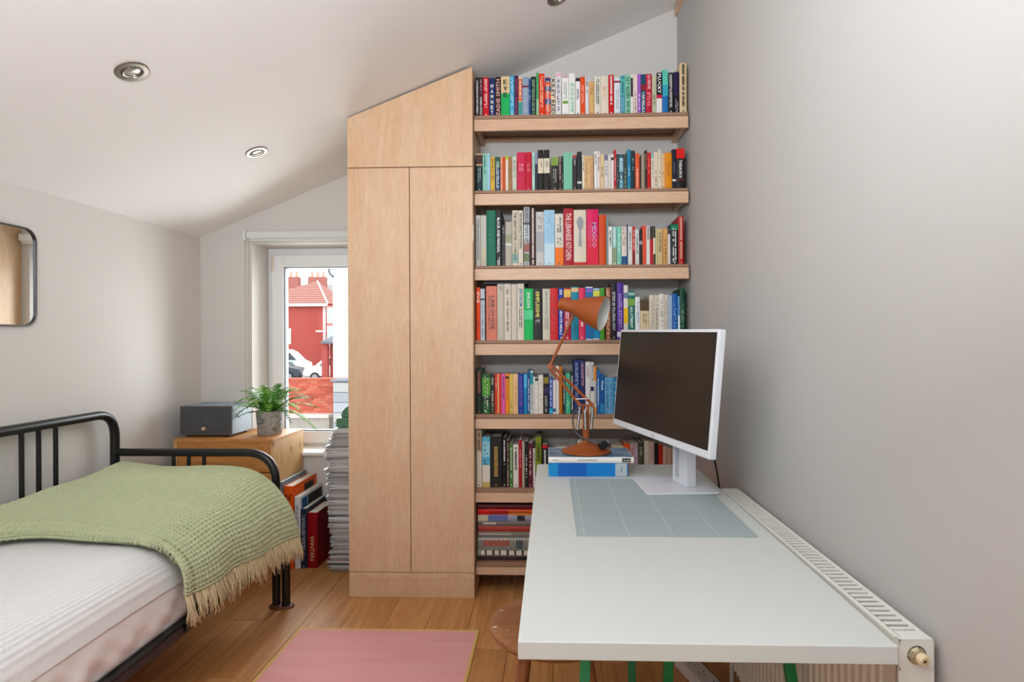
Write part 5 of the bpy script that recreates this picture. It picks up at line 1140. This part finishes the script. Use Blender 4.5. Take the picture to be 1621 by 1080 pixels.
# grille: two rails, end plates and slats
MB().box(RX0, RX0 + .010, RY0 + .008, RY1 - .008, RZ1 - .022, RZ1).build('grille_rail', M_RAD, ra, bevel=.003)
MB().box(RX1 - .012, RX1, RY0 + .008, RY1 - .008, RZ1 - .022, RZ1).build('grille_rail', M_RAD, ra, bevel=.003)
MB().box(RX0 + .010, RX1 - .012, RY0 + .008, RY0 + .032, RZ1 - .003, RZ1 - .0002).build('grille_end', M_RAD, ra)
MB().box(RX0 + .010, RX1 - .012, RY1 - .032, RY1 - .008, RZ1 - .003, RZ1 - .0002).build('grille_end', M_RAD, ra)
sm = MB().box(RX0 + .010, RX1 - .012, -.0060, .0060, -.0032, -.0002).mesh('slat'); sm.materials.append(M_RAD)
ns = 50
for k in range(ns):
    o = bpy.data.objects.new('slat', sm); COL.objects.link(o); o.parent = ra; o.matrix_parent_inverse = parent_matrix(ra).inverted(); o.location = (0, RY0 + .0425 + (RY1 - RY0 - .085) * k / (ns - 1), RZ1)
# air-vent plug in the side opening
MB().lathe([(0, -.02), (.0165, -.02), (.0165, .004), (.0145, .006), (.013, .009), (.0115, .010), (0, .010)], 8, Matrix.Translation((.6710, RY0 - .001, .699)) @ Matrix.Rotation(math.pi / 2, 4, 'X')).build('plug_nut', plain('B9AE92', .35, .7), ra, smooth=False)
vp = MB().lathe([(0, 0), (.0115, 0), (.0115, .009), (.0095, .012), (.0045, .012), (.0040, .009), (0, .009)], 20, Matrix.Translation((.6750, RY0 - .008, .697)) @ Matrix.Rotation(math.radians(100), 4, 'X') @ Matrix.Rotation(math.radians(8), 4, 'Y')).build('vent_cap', plain('E0CBA6', .4), ra, smooth=True)
MB().lathe([(0, .0085), (.0036, .0085), (.0036, .0105), (0, .0105)], 6, Matrix.Translation((.6750, RY0 - .008, .697)) @ Matrix.Rotation(math.radians(100), 4, 'X') @ Matrix.Rotation(math.radians(8), 4, 'Y')).build('vent_screw', plain('6A5632', .4, .8), ra)
for y in (RY0 + .2, RY1 - .2): MB().box(RX1 - .002, RX1 + .011, y - .015, y + .015, .3, .6).build('wall_bracket', M_RAD, ra)
for y in (RY0 + .04, RY1 - .04): MB().tube([(.664, y, 0), (.664, y, RZ0 + .02)], .0075, 10).build('pipe', plain('E4E2DA', .4), ra, smooth=True)

ra.rotation_euler = (0, 0, .0105)
# ================================================================== stool
st = thing('stool', 'round dark wooden stool with splayed legs half under the desk', 'stool', (.012, 1.795, 0))
M_ST = wood('stool_wood', '8A5430', 'B0784A', (1.4, 10, 10), .38, 3.0, 1.5)
M_STL = wood('stool_leg', '8E5128', 'B57440', (10, 10, 1.5), .38, 3.0, 1.2)
mb = MB().lathe([(0, .418), (.17, .418), (.192, .424), (.199, .434), (.198, .444), (.188, .4495), (.15, .4475), (0, .446)], 56, Matrix.Translation((.012, 1.795, 0))); mb.build('seat', M_ST, st, smooth=True)
fl_ = MB()
for a, r, l in ((195, .186, .008), (160, .178, .006), (205, .155, .003), (110, .186, .009), (118, .18, .005)):
    c = Vector((.012 + r * math.cos(math.radians(a)), 1.795 + r * math.sin(math.radians(a)), .4502)); fl_.prism([(c.x - l, c.y), (c.x, c.y - l * .35), (c.x + l, c.y + l * .2), (c.x, c.y + l * .4)], lambda p_, q_, d: Vector((p_, q_, d)), .4493, .4503)
fl_.build('paint_fleck', plain('E6E2DC', .5), st)
for a in (222, 318, 42, 138):
    ca, sa = math.cos(math.radians(a)), math.sin(math.radians(a))
    MB().tube([(.012 + .11 * ca, 1.795 + .11 * sa, .42), (.012 + .15 * ca, 1.795 + .15 * sa, .2), (.012 + .185 * ca, 1.795 + .185 * sa, .0003)], [.016, .019, .013], 14).build('leg', M_STL, st, smooth=True)
for s in (-1, 1): MB().tube([(.012 + s * .115, 1.795 - .115, .17), (.012 + s * .115, 1.795 + .115, .17)], .009, 10).build('stretcher', M_STL, st, smooth=True)
# power strip
ps = thing('power_strip', 'white multi-socket power strip on the floor under the desk', 'power strip', (.57, 2.24, 0))
Mq = Matrix.Translation((.560, 2.24, 0)) @ Matrix.Rotation(math.radians(17), 4, 'Z')
MB().box(-.036, .036, -.20, .16, .0004, .045, Mq).build('body', plain('E2DDDA', .4), ps, bevel=.004)
for y in (-.13, -.06, .01, .08):
    mb = MB(); mb.box(-.004, .004, y - .015, y - .011, .045, .0455, Mq); mb.box(-.014, -.006, y + .008, y + .012, .045, .0455, Mq); mb.box(.006, .014, y + .008, y + .012, .045, .0455, Mq); mb.build('socket', M_BLACK, ps)

# ================================================================== ceiling downlights
sl = math.atan(.405); M_NI = plain('8E867C', .32, .85, var=.05)
for (x, y, lb) in ((-1.457, 2.044, 'unlit brushed nickel downlight in the ceiling above the bed, nearest left'), (-1.462, 2.943, 'unlit nickel downlight in the ceiling above the window corner'), (.041, 2.72, 'unlit nickel downlight at the top edge above the bookshelves')):
    t = thing('downlight', lb, 'ceiling light', (x, y, ceil(x)), 'ceiling downlights')
    Md = Matrix.Translation((x, y, ceil(x))) @ Matrix.Rotation(-sl, 4, 'Y') @ Matrix.Rotation(math.pi, 4, 'X')
    MB().lathe([(.0545, .0002), (.0545, .002), (.051, .0055), (.036, .0062), (.034, .004), (.033, -.004)], 44, Md).build('outer_ring', M_NI, t, smooth=True)
    MB().lathe([(.0335, -.002), (.033, .0045), (.0305, .007), (.0265, .006), (.0255, .001)], 40, Md @ Matrix.Rotation(.12, 4, 'X')).build('gimbal_ring', M_NI, t, smooth=True)
    MB().lathe([(0, .004), (.012, .003), (.0255, .001)], 32, Md).build('lamp_glass', plain('DAD9CE', .12, .3, var=.5, nscale=160), t, smooth=True)
    MB().lathe([(.0335, .0007), (0, .0007)], 32, Md).build('lamp_recess', plain('1C1A18', .8), t)
# ================================================================== outside the window
GZ = -1.55
gd = MB().box(-70, 60, 18.5, 120, GZ - .3, GZ).build('street_ground', plain('8E8C8A', .9, var=.06, nscale=.8)); struct(gd, 'grey street beyond the brick garden wall', 'ground')
yd = MB().box(-30, 30, 4.2, 18.2, -2.1, -1.75).build('yard_ground', plain('B9B3AA', .9, var=.06, nscale=1.5)); struct(yd, 'pale paved yard below the window', 'ground')
# brick garden wall
gw = thing('garden_wall', 'low red brick garden wall seen through the window', 'wall', (-6.4, 18.1, -1.0))
MB().box(-9.2, 3.0, 18.02, 18.2, -.93, .10).build('mortar_core', plain('D9C6BC', .9), gw)
bmats = [plain(c, .85, var=.1, nscale=20) for c in ('C4553F', 'CE6248', 'B84E3C', 'D27258')]
bms = []
for m in bmats:
    me = MB().box(-.108, .108, 0, .1, -.0325, .0325).mesh('brick'); me.materials.append(m); bms.append(me)
rb = random.Random(9); r_ = 0; z = -.93
while z < .07:
    x = -9.2 + (.1175 if r_ % 2 else 0)
    while x < -4.4:
        o = bpy.data.objects.new('brick', rb.choice(bms)); COL.objects.link(o); o.parent = gw; o.matrix_parent_inverse = parent_matrix(gw).inverted()
        o.location = (x + .11, 18.0 - rb.uniform(0, .006), z + .034); x += .235
    z += .0755; r_ += 1
mb = MB(); z = -.93; r_ = 0
while z < .07:
    x = -9.2 + (.1175 if r_ % 2 else 0)
    while x < 2.75:
        if x >= -4.4: mb.box(x + .002, x + .218, 18.0, 18.1, z + .0015, z + .0665)
        x += .235
    z += .0755; r_ += 1
mb.build('brick_run', bmats[1], gw)['kind'] = 'stuff'
MB().box(-9.25, 3.0, 17.96, 18.24, .105, .135).build('coping', plain('D27A66', .85), gw)
lg = thing('concrete_ledge', 'pale stepped concrete ledge at the foot of the garden wall', 'ledge', (-6.5, 17.7, -1.75))
MB().box(-9.5, -6.6, 17.55, 18.0, -1.02, -.94).build('ledge_cap', plain('E0D8CE', .9), lg)
MB().box(-9.5, -6.6, 17.62, 18.0, -1.45, -1.02).build('ledge_face', plain('ACA69E', .9, var=.2, nscale=6), lg)
for zz in (-1.49, -1.60, -1.71): MB().box(-9.5, -6.6, 17.40, 17.7, zz, zz + .06).build('board', plain('CFCAC4', .9, var=.1, nscale=6), lg)
pl = thing('gate_pillar', 'grey stone gate pillar at the end of the brick wall', 'pillar', (-6.0, 17.8, -1.0))
px0 = at(531, 640, Y=17.7).x
for k in range(6): MB().box(px0 + .02, px0 + .62, 17.45, 17.93, -1.75 + k * .30, -1.75 + k * .30 + .29).build('stone', plain(('B4BAC0', 'A4AAB0', 'BDBDBA')[k % 3], .9, var=.15), pl, bevel=.015)
MB().box(px0 - .04, px0 + .68, 17.40, 17.97, .06, .13).build('cap_stone', plain('8A949E', .9), pl, bevel=.02)
MB().box(px0 + .72, 3, 17.55, 18.0, -1.02, -.94).build('ledge_cap', plain('E0D8CE', .9), lg); MB().box(px0 + .72, 3, 17.62, 18.0, -1.75, -1.02).build('ledge_face', plain('ACA69E', .9, var=.2, nscale=6), lg)
# red rendered house with hipped tiled roof
hs = thing('house', 'red rendered house with hipped tiled roof across the street', 'house', (-26, 64, GZ))
HY = 60.0
q = lambda u, v: at(u, v, Y=HY)
hx1 = q(515.5, 500).x; hx0 = hx1 - 9.0; ez0 = q(500, 481).z; apx = q(483, 446)
M_RED = plain('C0584E', .9, var=.07, nscale=2)
MB().box(hx0, hx1, HY, HY + 8, GZ, ez0).build('wall', M_RED, hs)
M_TILE = stripes('roof_tiles', '8E5244', 'CC9488', 'Z', 1.3, .9, .6, .5)
ov = .35; A_ = Vector((hx0 - ov, HY - ov, ez0)); B_ = Vector((hx1 + ov, HY - ov, ez0)); C_ = Vector((hx1 + ov, HY + 8 + ov, ez0)); D_ = Vector((hx0 - ov, HY + 8 + ov, ez0))
R0 = Vector((apx.x, HY + 3.2, apx.z + .35)); R1 = Vector((apx.x, HY + 6, apx.z + .35)); R0l = Vector((hx0 + 3.2, HY + 4.4, apx.z - .75))
MB().add([A_, B_, C_, D_, R0, R0l], [(0, 1, 4, 5), (1, 2, 4), (2, 3, 5, 4), (3, 0, 5), (3, 2, 1, 0)]).build('roof', M_TILE, hs)
MB().tube([B_, R0], .11, 8).build('hip_ridge', plain('D9CFC8', .8), hs)
MB().tube([R0, R0l], .11, 8).build('ridge', plain('A8746A', .8), hs)
MB().box(hx0 - ov, hx1 + ov, HY - ov - .1, HY - ov, ez0 - .28, ez0 + .02).build('gutter', plain('E4E0DC', .6), hs)
MB().box(hx1 - .28, hx1 + .02, HY - .03, HY, GZ, ez0 - .2).build('corner_trim', plain('E9E4E0', .7), hs)
a, b2_ = q(500, 523), q(512, 526)
MB().box(a.x, b2_.x, HY - .06, HY, b2_.z, a.z).build('name_plate', plain('E6E2DE', .7), hs)
a = q(455, 520); MB().box(hx1 - 4.6, hx1 - 3.55, HY - .05, HY, q(455, 545).z, q(455, 520).z).build('window', plain('DADFE2', .4), hs)
for (u, v0, v1, wd2, pots) in ((465, 434, 452, 1.3, 2), (503, 434, 455, 1.9, 3)):
    c = at(u, v1, Y=66); c1 = at(u, v0 + 5, Y=66)
    ch_ = MB().box(c.x - wd2 / 2, c.x + wd2 / 2, 65.6, 66.4, c.z - 1.2, c1.z).build('chimney', plain('B4746A', .9, var=.15, nscale=5), hs)
    for k in range(pots):
        xx = c.x - wd2 / 2 + wd2 * (k + .5) / pots; MB().lathe([(.17, 0), (.13, .5), (.15, .6), (0, .6)], 12, Matrix.Translation((xx, 66, c1.z))).build('chimney_pot', plain('D9B49A', .8), ch_, smooth=True)
# terrace behind with lower roof
tr = thing('terrace_house', 'terraced house with grey tiled roof behind the red house', 'house', (-20, 72, GZ))
tx0 = at(488, 500, Y=72).x; te = at(500, 474, Y=72).z; tt = at(490, 446, Y=72).z
MB().box(tx0, tx0 + 16, 72, 80, GZ, te).build('wall', plain('C47468', .9), tr)
MB().add([(tx0, 71.6, te), (tx0 + 16, 71.6, te), (tx0 + 16, 76, tt), (tx0, 76, tt), (tx0, 80.4, te), (tx0 + 16, 80.4, te)], [(0, 1, 2, 3), (3, 2, 5, 4), (0, 3, 4), (1, 5, 2), (0, 4, 5, 1)]).build('roof', stripes('slate_roof', '8E8A8C', 'B9A8A4', 'Z', 3.0, .9, .3, 1.0), tr)
# bay with white window frames right of the red house
by = thing('bay_window_house', 'white framed bay window house beside the red house', 'house', (-20, 57, GZ))
bx0 = at(517, 520, Y=57).x
MB().box(bx0, bx0 + 4, 57, 62, GZ, at(520, 484, Y=57).z).build('wall', plain('D98A7E', .9), by)
for v0, v1 in ((487, 512), (516, 548)):
    z1, z0 = at(520, v0, Y=57).z, at(520, v1, Y=57).z
    f_ = MB().box(bx0 + .08, bx0 + 1.4, 56.9, 57, z0, z1).build('window_frame', plain('EEECEA', .5), by); MB().box(bx0 + .22, bx0 + 1.28, 56.88, 56.92, z0 + .15, z1 - .15).build('pane', plain('C9D2D8', .1), f_)
# white building on the right with gutter
wb_ = thing('white_building', 'plain white building wall filling the right of the window view', 'building', (-5, 26, GZ))
wx = at(527, 500, Y=23).x; wt = at(530, 424, Y=23).z
MB().box(wx, wx + 7, 23, 29, GZ, wt).build('wall', plain('F2F1F0', .8, var=.01), wb_)
MB().box(wx - .15, wx + 7, 22.8, 23, wt, wt + .1).build('gutter', plain('C9CED4', .5), wb_)
MB().tube(rpath([(wx - .1, 22.88, wt + .04), (wx - .1, 22.88, wt - .2), (wx + .06, 22.9, wt - .38)], .08), .045, 10).build('downpipe', plain('6E7A86', .5), wb_, smooth=True)
# porch
po = thing('porch', 'small red porch with grey slate roof left of the white building', 'porch', (-11, 30, GZ))
qx = at(517, 560, Y=31).x
MB().box(qx + .05, qx + .33, 30.2, 30.5, GZ, at(517, 541, Y=30.3).z).build('post', plain('C0584E', .85), po)
MB().box(qx + .33, qx + .95, 30.6, 31.6, GZ, at(517, 541, Y=30.3).z).build('wall', plain('B4524A', .85), po)
z0, z1 = at(515, 541, Y=30.2).z, at(525, 527, Y=30.9).z; x0_ = at(510, 540, Y=30.2).x
MB().add([(x0_, 30.0, z0), (x0_ + 1.7, 30.0, z0), (x0_ + 1.7, 31.8, z0), (x0_, 31.8, z0), (x0_ + .65, 30.9, z1), (x0_ + 1.4, 30.9, z1), (x0_, 30.0, z0 - .1), (x0_ + 1.7, 30.0, z0 - .1), (x0_ + 1.7, 31.8, z0 - .1), (x0_, 31.8, z0 - .1)],
         [(0, 1, 5, 4), (1, 2, 5), (2, 3, 4, 5), (3, 0, 4), (0, 6, 7, 1), (1, 7, 8, 2), (2, 8, 9, 3), (3, 9, 6, 0), (6, 9, 8, 7)]).build('roof', plain('7A8088', .7, var=.12, nscale=8), po)
# vehicles
def vehicle(name, label, cat, prof, wid, col, loc, rz, wins, wheels):
    t = thing(name, label, cat, loc); t.rotation_euler = (0, 0, rz)
    Mv = Matrix.Translation(loc) @ Matrix.Rotation(rz, 4, 'Z')
    n = len(prof); ring = []
    for f, ins in ((-.5, .06), (-.44, 0), (.44, 0), (.5, .06)):
        cx_ = sum(p[0] for p in prof) / n; cz2 = sum(p[1] for p in prof) / n
        ring.append([Mv @ Vector((cx_ + (x - cx_) * (1 - ins), f * wid * (1 - .12 * max(0, z - .9)), max(.15, cz2 + (z - cz2) * (1 - ins)))) for x, z in prof])
    vs = [v for r in ring for v in r]; fs = [tuple(range(n)), tuple(range(3 * n, 4 * n))]
    for s in range(3): fs += [(s * n + i, s * n + (i + 1) % n, (s + 1) * n + (i + 1) % n, (s + 1) * n + i) for i in range(n)]
    MB().add(vs, fs).build('body', plain(col, .3), t, smooth=True)
    for poly in wins:
        for sgn in (-1, 1):
            mb = MB(); mb.prism(poly, lambda a, b, d: Mv @ Vector((a, sgn * (d * (1 - .12 * max(0, b - .9))), b)), wid * .49, wid * .512); mb.build('window', plain('3A444C', .1), t)
    for x in wheels:
        for sgn in (-1, 1):
            Mw = Mv @ Matrix.Translation((x, sgn * wid * .46, .32)) @ Matrix.Rotation(math.pi / 2, 4, 'X')
            w_ = MB().lathe([(0, -.1), (.2, -.1), (.31, -.1), (.32, -.05), (.32, .05), (.31, .1), (.2, .1), (0, .1)], 20, Mw).build('wheel', plain('1E1E20', .7), t, smooth=True)
            MB().lathe([(0, -.112), (.19, -.108), (.19, .108), (0, .112)], 16, Mw).build('hub', plain('A4A8AC', .4, .6), w_, smooth=True)
    return t, Mv
carp = [(-2.1, .3), (-2.15, .75), (-1.6, .95), (-1.0, 1.42), (.5, 1.45), (1.15, .98), (1.95, .82), (2.1, .55), (2.08, .3)]
vanp = [(-2.4, .35), (-2.45, 1.2), (-2.35, 2.05), (.9, 2.1), (1.35, 1.9), (1.95, 1.25), (2.4, 1.05), (2.5, .6), (2.45, .35)]
cl_ = at(474, 597, Y=42)
vehicle('car', 'dark grey car parked at the left edge of the window view', 'car', carp, 1.75, '39434C', (cl_.x - 1.75, 42, GZ), math.radians(4), [[(-1.35, .95), (-.95, 1.35), (-.15, 1.38), (-.15, .93)], [(-.05, .93), (-.05, 1.38), (.48, 1.38), (.98, .95)]], (-1.35, 1.3))
c2 = at(477, 590, Y=47)
v1, Mv = vehicle('van', 'white van with teal markings behind the dark car', 'van', vanp, 1.95, 'E9EBEC', (c2.x - 1.9, 47, GZ), math.radians(6), [[(.55, 1.3), (.55, 1.85), (1.2, 1.85), (1.75, 1.28)]], (-1.5, 1.6))
mb = MB(); mb.prism([(.2, .55), (1.9, .55), (1.4, 1.15), (.6, 1.2)], lambda a, b, d: Mv @ Vector((a, -d, b)), .99, 1.0); mb.build('marking', plain('57B8A4', .4), v1)
c3 = at(505, 596, Y=40)
vehicle('van', 'white van parked nearest behind the brick wall', 'van', [(-2.4, .35), (-2.45, 1.0), (-2.3, 1.72), (.2, 1.78), (.9, 1.6), (1.5, 1.1), (2.2, .95), (2.35, .6), (2.3, .35)], 1.85, 'F0F0F0', (c3.x + .95, 41.5, GZ), math.radians(180 + 4), [[(.1, 1.1), (.1, 1.6), (.6, 1.6), (1.2, 1.08)]], (-1.5, 1.5))
